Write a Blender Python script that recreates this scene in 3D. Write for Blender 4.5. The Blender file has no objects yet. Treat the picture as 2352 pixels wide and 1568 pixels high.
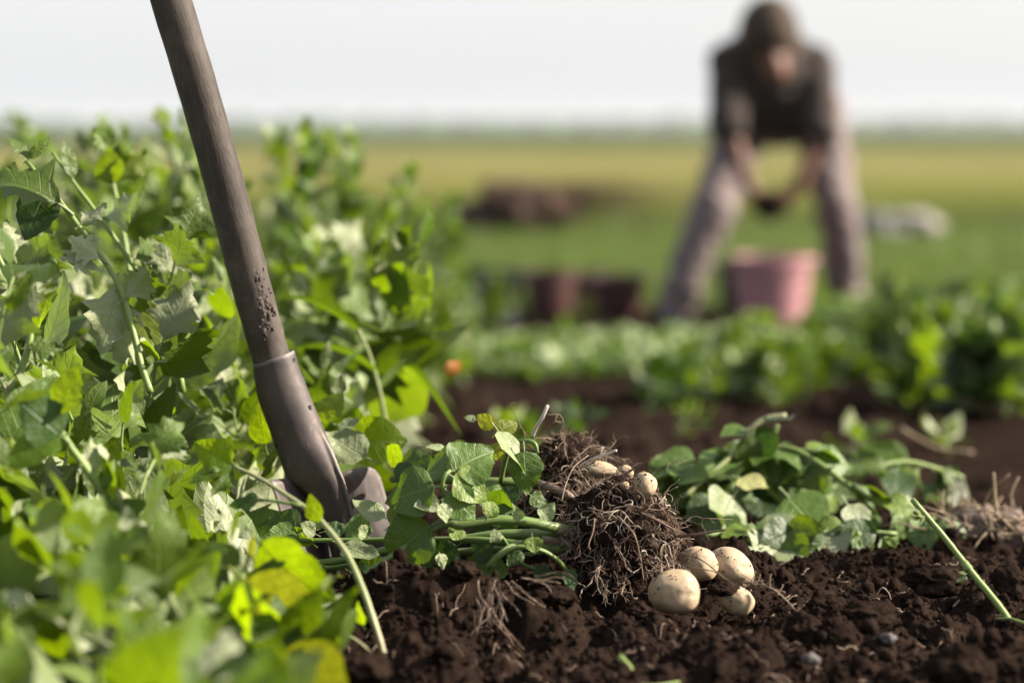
import bpy, bmesh, math, random
import numpy as np
from mathutils import Vector, Matrix, noise as mnoise

R = math.radians
random.seed(7)
RS = np.random.RandomState(11)
SC = bpy.context.scene
COL = SC.collection

# ------------------------------------------------------------------ camera
CAM_H = 0.43
PITCH = R(4.98)
LENS, SENSOR, PW, PH = 85.0, 36.0, 2352.0, 1568.0
FPX = LENS / SENSOR * PW
cam_d = bpy.data.cameras.new('camera')
cam_d.lens = LENS; cam_d.sensor_width = SENSOR
cam_d.clip_start = 0.05; cam_d.clip_end = 6000
cam_d.dof.use_dof = True
cam_d.dof.focus_distance = 2.27
cam_d.dof.aperture_fstop = 2.8
cam = bpy.data.objects.new('camera', cam_d)
cam.location = (0, 0, CAM_H)
cam.rotation_euler = (math.pi / 2 - PITCH, 0, 0)
COL.objects.link(cam)
SC.camera = cam

# ------------------------------------------------------------------ sky, sun, exposure
SUN_AZ, SUN_EL = R(88), R(30)          # azimuth clockwise from +Y
world = bpy.data.worlds.new('World'); SC.world = world; world.use_nodes = True
wn = world.node_tree.nodes; wl = world.node_tree.links
wn.clear()
sky = wn.new('ShaderNodeTexSky'); sky.sky_type = 'NISHITA'; sky.sun_disc = False
sky.sun_elevation = SUN_EL; sky.sun_rotation = SUN_AZ
sky.air_density = 1.2; sky.dust_density = 4.0; sky.ozone_density = 1.0; sky.altitude = 100
hs = wn.new('ShaderNodeMix'); hs.data_type = 'RGBA'
hs.inputs[0].default_value = 0.55
hs.inputs[7].default_value = (6.95, 7.1, 7.45, 1)     # thin white overcast veil
bg = wn.new('ShaderNodeBackground'); bg.inputs['Strength'].default_value = 0.0515
wo = wn.new('ShaderNodeOutputWorld')
wl.new(sky.outputs[0], hs.inputs[6]); wl.new(hs.outputs[2], bg.inputs[0]); wl.new(bg.outputs[0], wo.inputs[0])

sun_d = bpy.data.lights.new('sun', 'SUN'); sun_d.energy = 5.0; sun_d.angle = R(1.2)
sun_d.color = (1.0, 0.90, 0.76)
sun = bpy.data.objects.new('sun', sun_d)
sdir = Vector((math.sin(SUN_AZ) * math.cos(SUN_EL), math.cos(SUN_AZ) * math.cos(SUN_EL), math.sin(SUN_EL)))
sun.rotation_euler = sdir.to_track_quat('Z', 'Y').to_euler()
sun.location = sdir * 30
COL.objects.link(sun)
SC.view_settings.view_transform = 'Standard'
SC.view_settings.look = 'None'
SC.view_settings.exposure = 1.85
SC.view_settings.gamma = 1.0
SC.view_settings.use_curve_mapping = False
SC.render.engine = 'CYCLES'
SC.cycles.use_denoising = True
SC.cycles.max_bounces = 8
SC.cycles.transparent_max_bounces = 8
SC.cycles.volume_bounces = 0

# ------------------------------------------------------------------ helpers
CP, SP = math.cos(PITCH), math.sin(PITCH)
def at(u, v, Y):
    """world point seen at (u, v) of the 2352 x 1568 picture, at world depth Y"""
    x = (u - PW / 2) / FPX; y = (PH / 2 - v) / FPX
    d = Vector((x, CP + y * SP, -SP + y * CP))
    return Vector((0, 0, CAM_H)) + d * (Y / d.y)
def mpp(Y): return Y / FPX     # metres per picture pixel

def U(a, b): return random.uniform(a, b)

def tag(o, label=None, cat=None, group=None, kind=None):
    if label: o['label'] = label
    if cat: o['category'] = cat
    if group: o['group'] = group
    if kind: o['kind'] = kind
    return o

def empty(name, loc, label=None, cat=None, group=None):
    o = bpy.data.objects.new(name, None)
    o.location = loc; o.empty_display_size = 0.02
    COL.objects.link(o)
    return tag(o, label, cat, group)

def link(name, me, parent=None, mat=None):
    o = bpy.data.objects.new(name, me)
    COL.objects.link(o)
    if mat is not None and not me.materials: me.materials.append(mat)
    if parent is not None:
        o.parent = parent
        l = Vector((0, 0, 0)); p = parent
        while p is not None:
            l += p.location; p = p.parent
        o.location = -l          # all parents are unrotated: keep world coordinates
    return o

def mesh_np(name, verts, faces, smooth=True, uvs=None):
    me = bpy.data.meshes.new(name)
    me.from_pydata([tuple(v) for v in verts] if not isinstance(verts, np.ndarray) else verts.tolist(), [], faces)
    if smooth: me.shade_smooth()
    if uvs is not None:
        lay = me.uv_layers.new(name='UVMap')
        li = np.empty(len(me.loops), dtype=np.int32); me.loops.foreach_get('vertex_index', li)
        lay.data.foreach_set('uv', np.asarray(uvs, dtype=np.float32)[li].ravel())
    return me

def tri_mesh(name, V, F, smooth=True, uv=None):
    """fast: numpy verts (n,3) and faces (m,k) all of one size"""
    me = bpy.data.meshes.new(name)
    V = np.ascontiguousarray(V, dtype=np.float32); F = np.ascontiguousarray(F, dtype=np.int32)
    k = F.shape[1]
    me.vertices.add(len(V)); me.vertices.foreach_set('co', V.ravel())
    me.loops.add(F.size); me.loops.foreach_set('vertex_index', F.ravel())
    me.polygons.add(len(F)); me.polygons.foreach_set('loop_start', np.arange(0, F.size, k, dtype=np.int32))
    try: me.polygons.foreach_set('loop_total', np.full(len(F), k, dtype=np.int32))
    except Exception: pass
    if uv is not None:
        lay = me.uv_layers.new(name='UVMap')
        lay.data.foreach_set('uv', np.asarray(uv, dtype=np.float32)[F.ravel()].ravel())
    me.update(calc_edges=True)
    if smooth: me.shade_smooth()
    return me

def spline(pts, n):
    """Catmull-Rom through pts (list of vectors / tuples of any size) -> n points"""
    P = np.array([list(p) for p in pts], dtype=float)
    if len(P) == 2: return [P[0] + (P[1] - P[0]) * t for t in np.linspace(0, 1, n)]
    P = np.vstack([2 * P[0] - P[1], P, 2 * P[-1] - P[-2]])
    out = []
    m = len(P) - 3
    for t in np.linspace(0, m - 1e-6, n):
        i = int(t); f = t - i
        a, b, c, d = P[i:i + 4]
        out.append(0.5 * ((2 * b) + (c - a) * f + (2 * a - 5 * b + 4 * c - d) * f * f + (3 * b - a - 3 * c + d) * f ** 3))
    return out

class MB:
    def __init__(s): s.v = []; s.f = []; s.uv = []
    def add(s, V, F, UV=None):
        n = len(s.v)
        s.v += [tuple(p) for p in V]; s.f += [tuple(i + n for i in f) for f in F]
        s.uv += list(UV) if UV is not None else [(0, 0)] * len(V)
    def tube(s, pts, rad, sides=8, cap=True, squash=None):
        """pts list of 3-vectors, rad a number or list"""
        n = len(pts); P = [Vector(p) for p in pts]
        if not hasattr(rad, '__len__'): rad = [rad] * n
        V = []; UVs = []
        ref = Vector((0.31, 0.12, 0.94))
        t0 = (P[1] - P[0]).normalized()
        if abs(t0.dot(ref)) > 0.95: ref = Vector((1, 0, 0))
        nx = t0.cross(ref).normalized()
        L = 0
        for i in range(n):
            t = (P[min(i + 1, n - 1)] - P[max(i - 1, 0)])
            if t.length < 1e-9: t = t0.copy()
            t.normalize()
            nx = (nx - t * nx.dot(t))
            if nx.length < 1e-6: nx = t.orthogonal()
            nx.normalize()
            ny = t.cross(nx)
            if i: L += (P[i] - P[i - 1]).length
            for k in range(sides):
                a = 2 * math.pi * k / sides
                V.append(P[i] + nx * (math.cos(a) * rad[i]) + ny * (math.sin(a) * rad[i]))
                UVs.append((k / sides, L))
        F = []
        for i in range(n - 1):
            for k in range(sides):
                k2 = (k + 1) % sides
                F.append((i * sides + k, i * sides + k2, (i + 1) * sides + k2, (i + 1) * sides + k))
        if cap:
            F.append(tuple(range(sides - 1, -1, -1))); F.append(tuple(range((n - 1) * sides, n * sides)))
        s.add(V, F, UVs)
        return s
    def build(s, name, mat, parent=None, smooth=True):
        return link(name, mesh_np(name, s.v, s.f, smooth, s.uv), parent, mat)

# ---- numpy noise
def _h(ix, iy, seed):
    n = (ix.astype(np.int64) * 374761393 + iy.astype(np.int64) * 668265263 + seed * 974634777) & 0xFFFFFFFF
    n = ((n ^ (n >> 13)) * 1274126177) & 0xFFFFFFFF
    n = (n ^ (n >> 16)) & 0xFFFFFFFF
    n = (n * 2246822519) & 0xFFFFFFFF
    return ((n ^ (n >> 15)) & 0xFFFFFF) / float(0x1000000)
def vnoise(x, y, seed):
    ix = np.floor(x); iy = np.floor(y); fx = x - ix; fy = y - iy
    fx = fx * fx * (3 - 2 * fx); fy = fy * fy * (3 - 2 * fy)
    a = _h(ix, iy, seed); b = _h(ix + 1, iy, seed); c = _h(ix, iy + 1, seed); d = _h(ix + 1, iy + 1, seed)
    return (a + (b - a) * fx) * (1 - fy) + (c + (d - c) * fx) * fy
def fbm(x, y, seed, octv=4):
    s = 0; a = 0.5
    for o in range(octv):
        s = s + a * (vnoise(x, y, seed + o) - 0.5); x = x * 2.03 + 3.1; y = y * 2.03 + 1.7; a *= 0.5
    return s
def lumps(x, y, cell, seed, dens=0.7, rmin=0.3, rmax=0.62):
    gx = x / cell; gy = y / cell; ix = np.floor(gx); iy = np.floor(gy)
    h = np.zeros_like(gx)
    for dx in (-1, 0, 1):
        for dy in (-1, 0, 1):
            cx = ix + dx; cy = iy + dy
            px = cx + _h(cx, cy, seed); py = cy + _h(cx, cy, seed + 1)
            r = (rmin + (rmax - rmin) * _h(cx, cy, seed + 2)) * (_h(cx, cy, seed + 3) < dens)
            d2 = (gx - px) ** 2 + (gy - py) ** 2
            h = np.maximum(h, np.sqrt(np.maximum(0, r * r - d2)))
    return h * cell

# ------------------------------------------------------------------ materials
def newmat(name):
    m = bpy.data.materials.new(name); m.use_nodes = True
    nt = m.node_tree; nt.nodes.clear()
    out = nt.nodes.new('ShaderNodeOutputMaterial')
    return m, nt, out
class NT:
    def __init__(s, nt): s.nt = nt
    def n(s, t, **kw):
        nd = s.nt.nodes.new(t)
        for k, v in kw.items():
            if isinstance(v, bpy.types.NodeSocket): s.nt.links.new(v, nd.inputs[k])
            elif k in nd.inputs: nd.inputs[k].default_value = v
            else: setattr(nd, k, v)
        return nd
    def link(s, a, b): s.nt.links.new(a, b)
    def math(s, op, a, b=None, c=None, clamp=False):
        nd = s.nt.nodes.new('ShaderNodeMath'); nd.operation = op; nd.use_clamp = clamp
        for i, x in enumerate((a, b, c)):
            if x is None: continue
            if isinstance(x, bpy.types.NodeSocket): s.nt.links.new(x, nd.inputs[i])
            else: nd.inputs[i].default_value = x
        return nd.outputs[0]
    def mix(s, f, a, b):
        nd = s.nt.nodes.new('ShaderNodeMix'); nd.data_type = 'RGBA'
        for i, x in ((0, f), (6, a), (7, b)):
            if isinstance(x, bpy.types.NodeSocket): s.nt.links.new(x, nd.inputs[i])
            elif i == 0: nd.inputs[0].default_value = x
            else: nd.inputs[i].default_value = (*x, 1)
        return nd.outputs[2]
    def ramp(s, f, stops):
        nd = s.nt.nodes.new('ShaderNodeValToRGB')
        cr = nd.color_ramp
        while len(cr.elements) < len(stops): cr.elements.new(0.5)
        for e, (p, c) in zip(cr.elements, stops):
            e.position = p; e.color = (*c, 1) if len(c) == 3 else c
        s.nt.links.new(f, nd.inputs[0])
        return nd.outputs[0]
    def noise(s, scale, detail=4, rough=0.55, vec=None):
        nd = s.nt.nodes.new('ShaderNodeTexNoise')
        nd.inputs['Scale'].default_value = scale; nd.inputs['Detail'].default_value = detail
        nd.inputs['Roughness'].default_value = rough
        if vec is not None: s.nt.links.new(vec, nd.inputs['Vector'])
        return nd.outputs[0]
    def bump(s, h, strength, dist):
        nd = s.nt.nodes.new('ShaderNodeBump')
        nd.inputs['Strength'].default_value = strength; nd.inputs['Distance'].default_value = dist
        s.nt.links.new(h, nd.inputs['Height'])
        return nd.outputs[0]

def leaf_mat(name, top, under, trans, tfac=0.45, gloss=0.35, vein=0.6, spots=None, rough=0.45):
    m, nt, out = newmat(name); N = NT(nt)
    uv = N.n('ShaderNodeUVMap').outputs[0]
    sep = N.n('ShaderNodeSeparateXYZ'); N.link(uv, sep.inputs[0])
    x = N.math('ABSOLUTE', sep.outputs[0]); y = sep.outputs[1]
    mid = N.math('SUBTRACT', 1.0, N.math('DIVIDE', x, 0.05), clamp=True)
    ph = N.math('FRACT', N.math('MULTIPLY', N.math('SUBTRACT', y, N.math('MULTIPLY', x, 0.22)), 6.5))
    lat = N.math('SUBTRACT', 1.0, N.math('DIVIDE', N.math('ABSOLUTE', N.math('SUBTRACT', ph, 0.5)), 0.075), clamp=True)
    veinf = N.math('MAXIMUM', mid, N.math('MULTIPLY', lat, 0.75))
    oi = N.n('ShaderNodeObjectInfo').outputs['Random']
    geo = N.n('ShaderNodeNewGeometry')
    rnd = N.math('FRACT', N.math('ADD', oi, geo.outputs['Random Per Island']))
    tc = N.n('ShaderNodeTexCoord').outputs['Object']
    nz = N.noise(4.0, 3, 0.5, tc)
    dark = tuple(c * 0.62 for c in top); lite = tuple(min(1, c * 1.45) for c in top)
    ct = N.mix(rnd, dark, lite)
    yel = N.math('GREATER_THAN', rnd, 0.86)
    ct = N.mix(N.math('MULTIPLY', yel, 0.45), ct, (top[0] * 2.2, top[1] * 1.5, top[2] * 0.7))
    ct = N.mix(N.math('MULTIPLY', nz, 0.5), ct, tuple(c * 0.6 for c in top))
    ct = N.mix(N.math('MULTIPLY', veinf, vein), ct, tuple(min(1, c * 2.1 + 0.02) for c in top))
    cu = N.mix(N.math('MULTIPLY', veinf, vein * 0.7), N.mix(rnd, tuple(c * 0.8 for c in under), tuple(min(1, c * 1.2) for c in under)), tuple(min(1, c * 1.3) for c in under))
    if spots:
        sp = N.noise(26.0, 2, 0.5, tc)
        sf = N.math('MULTIPLY', N.math('GREATER_THAN', sp, 0.64), 0.8)
        ct = N.mix(sf, ct, spots); cu = N.mix(sf, cu, spots)
    col = N.mix(geo.outputs['Backfacing'], ct, cu)
    tr = N.mix(rnd, tuple(c * 0.75 for c in trans), tuple(min(1, c * 1.2) for c in trans))
    tr = N.mix(N.math('MULTIPLY', veinf, 0.45), tr, tuple(c * 0.45 for c in trans))
    bn = N.bump(N.math('ADD', N.math('MULTIPLY', veinf, -0.8), N.math('MULTIPLY', nz, 0.6)), 0.35, 0.02)
    p = N.n('ShaderNodeBsdfPrincipled'); N.link(col, p.inputs['Base Color'])
    p.inputs['Roughness'].default_value = rough; p.inputs['Specular IOR Level'].default_value = gloss
    N.link(bn, p.inputs['Normal'])
    t = N.n('ShaderNodeBsdfTranslucent'); N.link(tr, t.inputs['Color']); N.link(bn, t.inputs['Normal'])
    mx = N.n('ShaderNodeMixShader'); mx.inputs[0].default_value = tfac
    N.link(p.outputs[0], mx.inputs[1]); N.link(t.outputs[0], mx.inputs[2])
    N.link(mx.outputs[0], out.inputs[0])
    return m

def simple_mat(name, c1, c2, scale=30, rough=0.8, bump=0.0, bdist=0.002, spec=0.3, metal=0.0, detail=4, coord='Object'):
    m, nt, out = newmat(name); N = NT(nt)
    tc = N.n('ShaderNodeTexCoord').outputs[coord]
    nz = N.noise(scale, detail, 0.6, tc)
    p = N.n('ShaderNodeBsdfPrincipled')
    N.link(N.ramp(nz, [(0.32, c1), (0.68, c2)]), p.inputs['Base Color'])
    p.inputs['Roughness'].default_value = rough; p.inputs['Specular IOR Level'].default_value = spec
    p.inputs['Metallic'].default_value = metal
    if bump: N.link(N.bump(nz, bump, bdist), p.inputs['Normal'])
    N.link(p.outputs[0], out.inputs[0])
    return m

def stem_mat(name, c1, c2, c3=None):
    m, nt, out = newmat(name); N = NT(nt)
    tc = N.n('ShaderNodeTexCoord').outputs['Object']
    uv = N.n('ShaderNodeUVMap').outputs[0]
    mp = N.n('ShaderNodeMapping'); mp.inputs['Scale'].default_value = (9, 14, 1); N.link(uv, mp.inputs[0])
    nz = N.noise(1.0, 3, 0.6, mp.outputs[0])
    big = N.noise(14.0, 2, 0.5, tc)
    col = N.mix(nz, c1, c2)
    if c3: col = N.mix(N.math('MULTIPLY', N.math('SUBTRACT', big, 0.45, clamp=True), 3.0, clamp=True), col, c3)
    p = N.n('ShaderNodeBsdfPrincipled'); N.link(col, p.inputs['Base Color'])
    p.inputs['Roughness'].default_value = 0.5; p.inputs['Specular IOR Level'].default_value = 0.35
    p.inputs['Subsurface Weight'].default_value = 0.0
    N.link(N.bump(nz, 0.5, 0.0012), p.inputs['Normal'])
    N.link(p.outputs[0], out.inputs[0])
    return m

M_GOOSE = leaf_mat('goosefoot_leaf', (0.062, 0.100, 0.014), (0.225, 0.250, 0.145), (0.15, 0.235, 0.003), 0.30, 0.30, 0.3, None, 0.52)
M_POTATO = leaf_mat('potato_leaf', (0.064, 0.112, 0.018), (0.17, 0.215, 0.095), (0.15, 0.25, 0.005), 0.28, 0.32, 0.6, None, 0.50)
M_OVATE = leaf_mat('pigweed_leaf', (0.050, 0.092, 0.010), (0.165, 0.205, 0.090), (0.20, 0.30, 0.002), 0.36, 0.30, 0.45, None, 0.50)
M_YELLOW = leaf_mat('yellowing_leaf', (0.11, 0.135, 0.012), (0.16, 0.19, 0.035), (0.30, 0.33, 0.010), 0.50, 0.35, 0.4, spots=(0.24, 0.15, 0.02))
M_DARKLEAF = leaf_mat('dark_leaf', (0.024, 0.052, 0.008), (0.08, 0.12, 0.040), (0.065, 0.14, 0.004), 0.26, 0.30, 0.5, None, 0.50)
M_GRASS = leaf_mat('grass_blade', (0.060, 0.110, 0.013), (0.09, 0.15, 0.025), (0.19, 0.31, 0.006), 0.42, 0.4, 0.2)
M_ORANGE = leaf_mat('withered_leaf', (0.40, 0.16, 0.03), (0.38, 0.2, 0.06), (0.55, 0.22, 0.02), 0.4, 0.2, 0.3)
M_STEM = stem_mat('green_stem', (0.095, 0.145, 0.03), (0.18, 0.235, 0.07))
M_PSTEM = stem_mat('potato_stem', (0.060, 0.105, 0.022), (0.125, 0.19, 0.045), (0.085, 0.09, 0.035))
M_PALESTEM = stem_mat('pale_stem', (0.17, 0.20, 0.085), (0.24, 0.27, 0.12), (0.20, 0.15, 0.10))
M_LOWSTEM = stem_mat('buried_stem', (0.11, 0.07, 0.06), (0.18, 0.13, 0.10), (0.09, 0.10, 0.035))
M_SPROUT = stem_mat('white_sprout', (0.38, 0.33, 0.29), (0.48, 0.43, 0.37), (0.34, 0.26, 0.25))
M_ROOT = simple_mat('root', (0.10, 0.065, 0.045), (0.25, 0.185, 0.135), 60, 0.8, 0.3, 0.001)
M_ROOTP = simple_mat('pale_root', (0.22, 0.165, 0.125), (0.38, 0.30, 0.24), 60, 0.75, 0.3, 0.001)
M_ROOTD = simple_mat('dark_root', (0.055, 0.035, 0.026), (0.16, 0.10, 0.07), 70, 0.85, 0.4, 0.001)
M_STRAW = simple_mat('straw', (0.15, 0.105, 0.06), (0.25, 0.19, 0.115), 40, 0.75, 0.2, 0.001)

def soil_mat():
    m, nt, out = newmat('soil'); N = NT(nt)
    tc = N.n('ShaderNodeTexCoord').outputs['Object']
    a = N.noise(7.0, 5, 0.6, tc); b = N.noise(150.0, 5, 0.7, tc); c = N.noise(600.0, 3, 0.7, tc)
    f = N.math('ADD', N.math('MULTIPLY', a, 0.45), N.math('MULTIPLY', b, 0.55))
    col = N.ramp(f, [(0.33, (0.0072, 0.0046, 0.0035)), (0.50, (0.0160, 0.0105, 0.0081)), (0.70, (0.034, 0.0228, 0.0178))])
    # crops by strips across the plain: real differences in what grows there
    pos = N.n('ShaderNodeSeparateXYZ'); N.link(tc, pos.inputs[0])
    yy = N.math('ADD', pos.outputs[1], N.math('MULTIPLY', N.math('MULTIPLY', N.math('SUBTRACT', N.noise(0.12, 3, 0.6, tc), 0.5), 0.75), pos.outputs[1]))
    yy = N.math('MAXIMUM', yy, 1.0)
    t = N.math('DIVIDE', N.math('LOGARITHM', yy, 10.0), 3.5)
    def p(y): return math.log10(y) / 3.5
    field = N.ramp(t, [(p(9.5), (0.038, 0.052, 0.016)), (p(15), (0.052, 0.074, 0.022)), (p(19.5), (0.032, 0.040, 0.014)),
                       (p(24), (0.080, 0.088, 0.020)), (p(31), (0.140, 0.130, 0.045)), (p(55), (0.172, 0.150, 0.062)), (p(90), (0.115, 0.115, 0.048)),
                       (p(135), (0.036, 0.054, 0.020)), (p(2000), (0.034, 0.054, 0.026))])
    mpf = N.n('ShaderNodeMapping'); mpf.inputs['Scale'].default_value = (0.35, 0.09, 1); N.link(tc, mpf.inputs[0])
    field = N.mix(N.math('MULTIPLY', N.math('SUBTRACT', N.noise(1.0, 4, 0.65, mpf.outputs[0]), 0.3, clamp=True), 1.1, clamp=True), field, (0.050, 0.064, 0.018))
    field = N.mix(N.math('MULTIPLY', N.noise(0.9, 5, 0.65, tc), 0.3), field, (0.05, 0.05, 0.02))
    far = N.n('ShaderNodeMapRange'); N.link(yy, far.inputs[0])
    far.inputs[1].default_value = 8.5; far.inputs[2].default_value = 10.5
    col = N.mix(far.outputs[0], col, field)
    bm = N.bump(N.math('ADD', b, N.math('MULTIPLY', c, 0.6)), 0.8, 0.0026)
    s = N.n('ShaderNodeBsdfPrincipled'); N.link(col, s.inputs['Base Color'])
    s.inputs['Roughness'].default_value = 0.95; s.inputs['Specular IOR Level'].default_value = 0.0
    N.link(bm, s.inputs['Normal'])
    N.link(s.outputs[0], out.inputs[0])
    return m
M_SOIL = soil_mat()

def pebble_mat(): return simple_mat('pebble', (0.045, 0.038, 0.036), (0.08, 0.07, 0.067), 90, 0.8, 0.4, 0.001)

# ------------------------------------------------------------------ ground
def base_z(x, y):
    b = np.interp(y, [0, 2.45, 2.8, 3.2, 4.2, 6.2, 8.5, 12, 4000], [-0.019, -0.019, -0.030, -0.05, -0.098, -0.18, -0.255, -0.262, -0.262])
    def bump(cx, cy, sx, sy, h, p=1.0):
        d = ((x - cx) / sx) ** 2 + ((y - cy) / sy) ** 2
        return h * np.exp(-(d ** p))
    b = b + bump(-0.050, 2.125, 0.085, 0.075, 0.052, 1.3)          # heap thrown up in front
    b = b + bump(-0.140, 2.10, 0.06, 0.06, 0.018)
    b = b + bump(0.065, 2.43, 0.085, 0.07, 0.060, 1.2)             # heap under the far root ball
    b = b + bump(0.10, 2.27, 0.08, 0.06, 0.014)
    b = b + bump(0.215, 2.30, 0.05, 0.05, 0.020)
    b = b + bump(0.37, 2.42, 0.10, 0.06, 0.020)
    b = b + bump(0.42, 2.75, 0.20, 0.12, 0.020)
    b = b + bump(0.10, 1.98, 0.12, 0.05, 0.014)
    b = b - bump(0.04, 2.02, 0.05, 0.05, 0.012) - bump(0.148, 2.125, 0.055, 0.045, 0.012)
    return b
def soil_z(x, y, fine=True):
    x = np.asarray(x, dtype=float); y = np.asarray(y, dtype=float)
    z = base_z(x, y)
    near = np.clip((9.5 - y) / 2.5, 0, 1)
    z = z + near * 0.030 * fbm(x * 7, y * 7, 3, 3)
    rough = near * np.clip(0.5 + 1.6 * (vnoise(x * 6, y * 6, 91) - 0.3), 0.25, 1.3)
    wx = x + 0.012 * fbm(x * 40, y * 40, 17, 2); wy = y + 0.012 * fbm(x * 40, y * 40, 23, 2)
    z = z + rough * (0.45 * lumps(wx, wy, 0.075, 31, 0.55) + 0.52 * lumps(wx, wy, 0.032, 41, 0.6))
    if fine:
        f = np.clip((3.4 - y) / 0.6, 0, 1) * np.clip((y - 1.4) / 0.2, 0, 1)
        z = z + rough * f * (0.42 * lumps(wx, wy, 0.014, 51, 0.45) + 0.6 * lumps(x, y, 0.0065, 61, 0.6) + 0.006 * fbm(x * 130, y * 130, 71, 3))
    return z
def gz(x, y): return float(soil_z(np.array([x]), np.array([y]), False)[0])

def grow(start, step, ratio, end):
    out = []; p = start; s = step
    while p < end: s *= ratio; p += s; out.append(p)
    return out
xs_f = list(np.arange(-0.24, 0.56, 0.0022))
xr = grow(xs_f[-1], 0.0022, 1.10, 1500.0); xl = [-(v) for v in grow(-xs_f[0], 0.0022, 1.10, 1500.0)][::-1]
xs = np.array(xl + xs_f + xr)
ys_f = list(np.arange(1.78, 2.62, 0.0025))
yf = grow(ys_f[-1], 0.0025, 1.022, 3500.0); yn = [2 * ys_f[0] - v for v in grow(ys_f[0], 0.0025, 1.09, ys_f[0] + 3.5)][::-1]
ys = np.array(yn + ys_f + yf)
gx, gy = np.meshgrid(xs, ys)
gzv = soil_z(gx.ravel(), gy.ravel())
V = np.stack([gx.ravel(), gy.ravel(), gzv], 1)
nx_, ny_ = len(xs), len(ys)
idx = np.arange(nx_ * ny_).reshape(ny_, nx_)
F = np.stack([idx[:-1, :-1].ravel(), idx[:-1, 1:].ravel(), idx[1:, 1:].ravel(), idx[1:, :-1].ravel()], 1)
ground = link('ground', tri_mesh('ground', V, F), None, M_SOIL)
tag(ground, 'dark crumbly dug soil running back to green and straw coloured fields', kind='structure')

# crumbs: small soil lumps lying loose on the ground, past counting
def ico(sub):
    bm = bmesh.new(); bmesh.ops.create_icosphere(bm, subdivisions=sub, radius=1)
    bm.verts.ensure_lookup_table()
    v = np.array([tuple(p.co) for p in bm.verts]); f = np.array([[q.index for q in t.verts] for t in bm.faces])
    bm.free(); return v, f
def lump_shape(sub, seed, amp=0.35, freq=1.6):
    v, f = ico(sub)
    off = Vector((seed * 3.7, seed * 1.3, seed * 5.1))
    out = []
    for p in v:
        q = Vector(p)
        d = 1 + amp * mnoise.noise(q * freq + off) + amp * 0.55 * mnoise.noise(q * freq * 2.6 + off) + amp * 0.3 * mnoise.noise(q * freq * 6 + off)
        out.append(q * d)
    return np.array([tuple(q) for q in out]), f
CR1 = [lump_shape(1, s, 0.5) for s in range(8)]; CR2 = [lump_shape(2, s + 20, 0.5) for s in range(8)]
def scatter_crumbs(name, pts, radii, shapes):
    VV = []; FF = []; n = 0
    for (x, y, z), r in zip(pts, radii):
        v, f = shapes[RS.randint(len(shapes))]
        a = RS.uniform(0, 6.28); c, s = math.cos(a), math.sin(a)
        q = v * r * RS.uniform(0.75, 1.2, 3)
        q = np.stack([q[:, 0] * c - q[:, 1] * s, q[:, 0] * s + q[:, 1] * c, q[:, 2]], 1) + (x, y, z)
        VV.append(q); FF.append(f + n); n += len(v)
    return link(name, tri_mesh(name, np.vstack(VV), np.vstack(FF)), None, M_SOIL)
n = 22000
cx = RS.uniform(-0.22, 0.52, n); cy = 1.8 + RS.uniform(0, 1, n) ** 1.3 * 0.95
r1 = 0.0007 + 0.0030 * RS.uniform(0, 1, n) ** 3.2
o = scatter_crumbs('soil_crumbs', zip(cx, cy, soil_z(cx, cy) + r1 * 0.35), r1, CR1)
tag(o, 'fine loose crumbs of dark brown soil strewn over the dug ground', 'soil', kind='stuff')
n = 800
cx = RS.uniform(-0.22, 0.62, n); cy = 1.8 + RS.uniform(0, 1, n) ** 1.2 * 1.3
r1 = 0.0035 + 0.006 * RS.uniform(0, 1, n) ** 2.2
o = scatter_crumbs('soil_lumps', zip(cx, cy, soil_z(cx, cy) + r1 * 0.3), r1, CR2)
tag(o, 'hazelnut sized lumps of dark brown soil among the crumbs', 'soil', kind='stuff')

# ------------------------------------------------------------------ person
def cap(mb, a, b, ra, rb, sides=14):
    a = Vector(a); b = Vector(b); d = (b - a); L = d.length; d = d.normalized() if L > 1e-6 else Vector((0, 0, 1))
    P = []; Rr = []
    for q in range(5):
        t = math.pi / 2 * (1 - q / 4); P.append(a - d * ra * math.sin(t)); Rr.append(max(ra * math.cos(t), 0.0008))
    for q in range(5):
        t = math.pi / 2 * q / 4; P.append(b + d * rb * math.sin(t)); Rr.append(max(rb * math.cos(t), 0.0008))
    mb.tube(P, Rr, sides)
def ell(mb, c, rx, ry, rz, tilt=0.0):
    v, f = ico(3); ct, st = math.cos(tilt), math.sin(tilt)
    V = [Vector(c) + Vector((p[0] * rx, p[1] * ry * ct - p[2] * rz * st, p[1] * ry * st + p[2] * rz * ct)) for p in v]
    mb.add(V, [tuple(q) for q in f])
def fuse(mb, name, mat, parent, voxel=0.008, smooth=4, folds=0.0):
    me = mesh_np(name, mb.v, mb.f, True)
    o = bpy.data.objects.new('tmp', me)
    ts = bpy.data.scenes.new('workbench'); ts.collection.objects.link(o)
    m = o.modifiers.new('r', 'REMESH'); m.mode = 'VOXEL'; m.voxel_size = voxel
    m2 = o.modifiers.new('s', 'SMOOTH'); m2.factor = 0.5; m2.iterations = smooth
    vl = ts.view_layers[0]; vl.update(); dg = vl.depsgraph
    me2 = bpy.data.meshes.new_from_object(o.evaluated_get(dg))
    bpy.data.scenes.remove(ts); bpy.data.objects.remove(o); bpy.data.meshes.remove(me)
    if folds:
        for v in me2.vertices:
            q = v.co; k = mnoise.noise(Vector((q.x * 9, q.y * 9, q.z * 22))) + 0.5 * mnoise.noise(Vector((q.x * 24, q.y * 24, q.z * 50 + 3)))
            v.co = q + v.normal * (folds * k)
        me2.update()
    me2.name = name; me2.shade_smooth(); me2.materials.clear(); me2.materials.append(mat)
    return link(name, me2, parent)
M_SKIN = simple_mat('skin', (0.095, 0.042, 0.028), (0.120, 0.054, 0.036), 30, 0.55)
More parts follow.
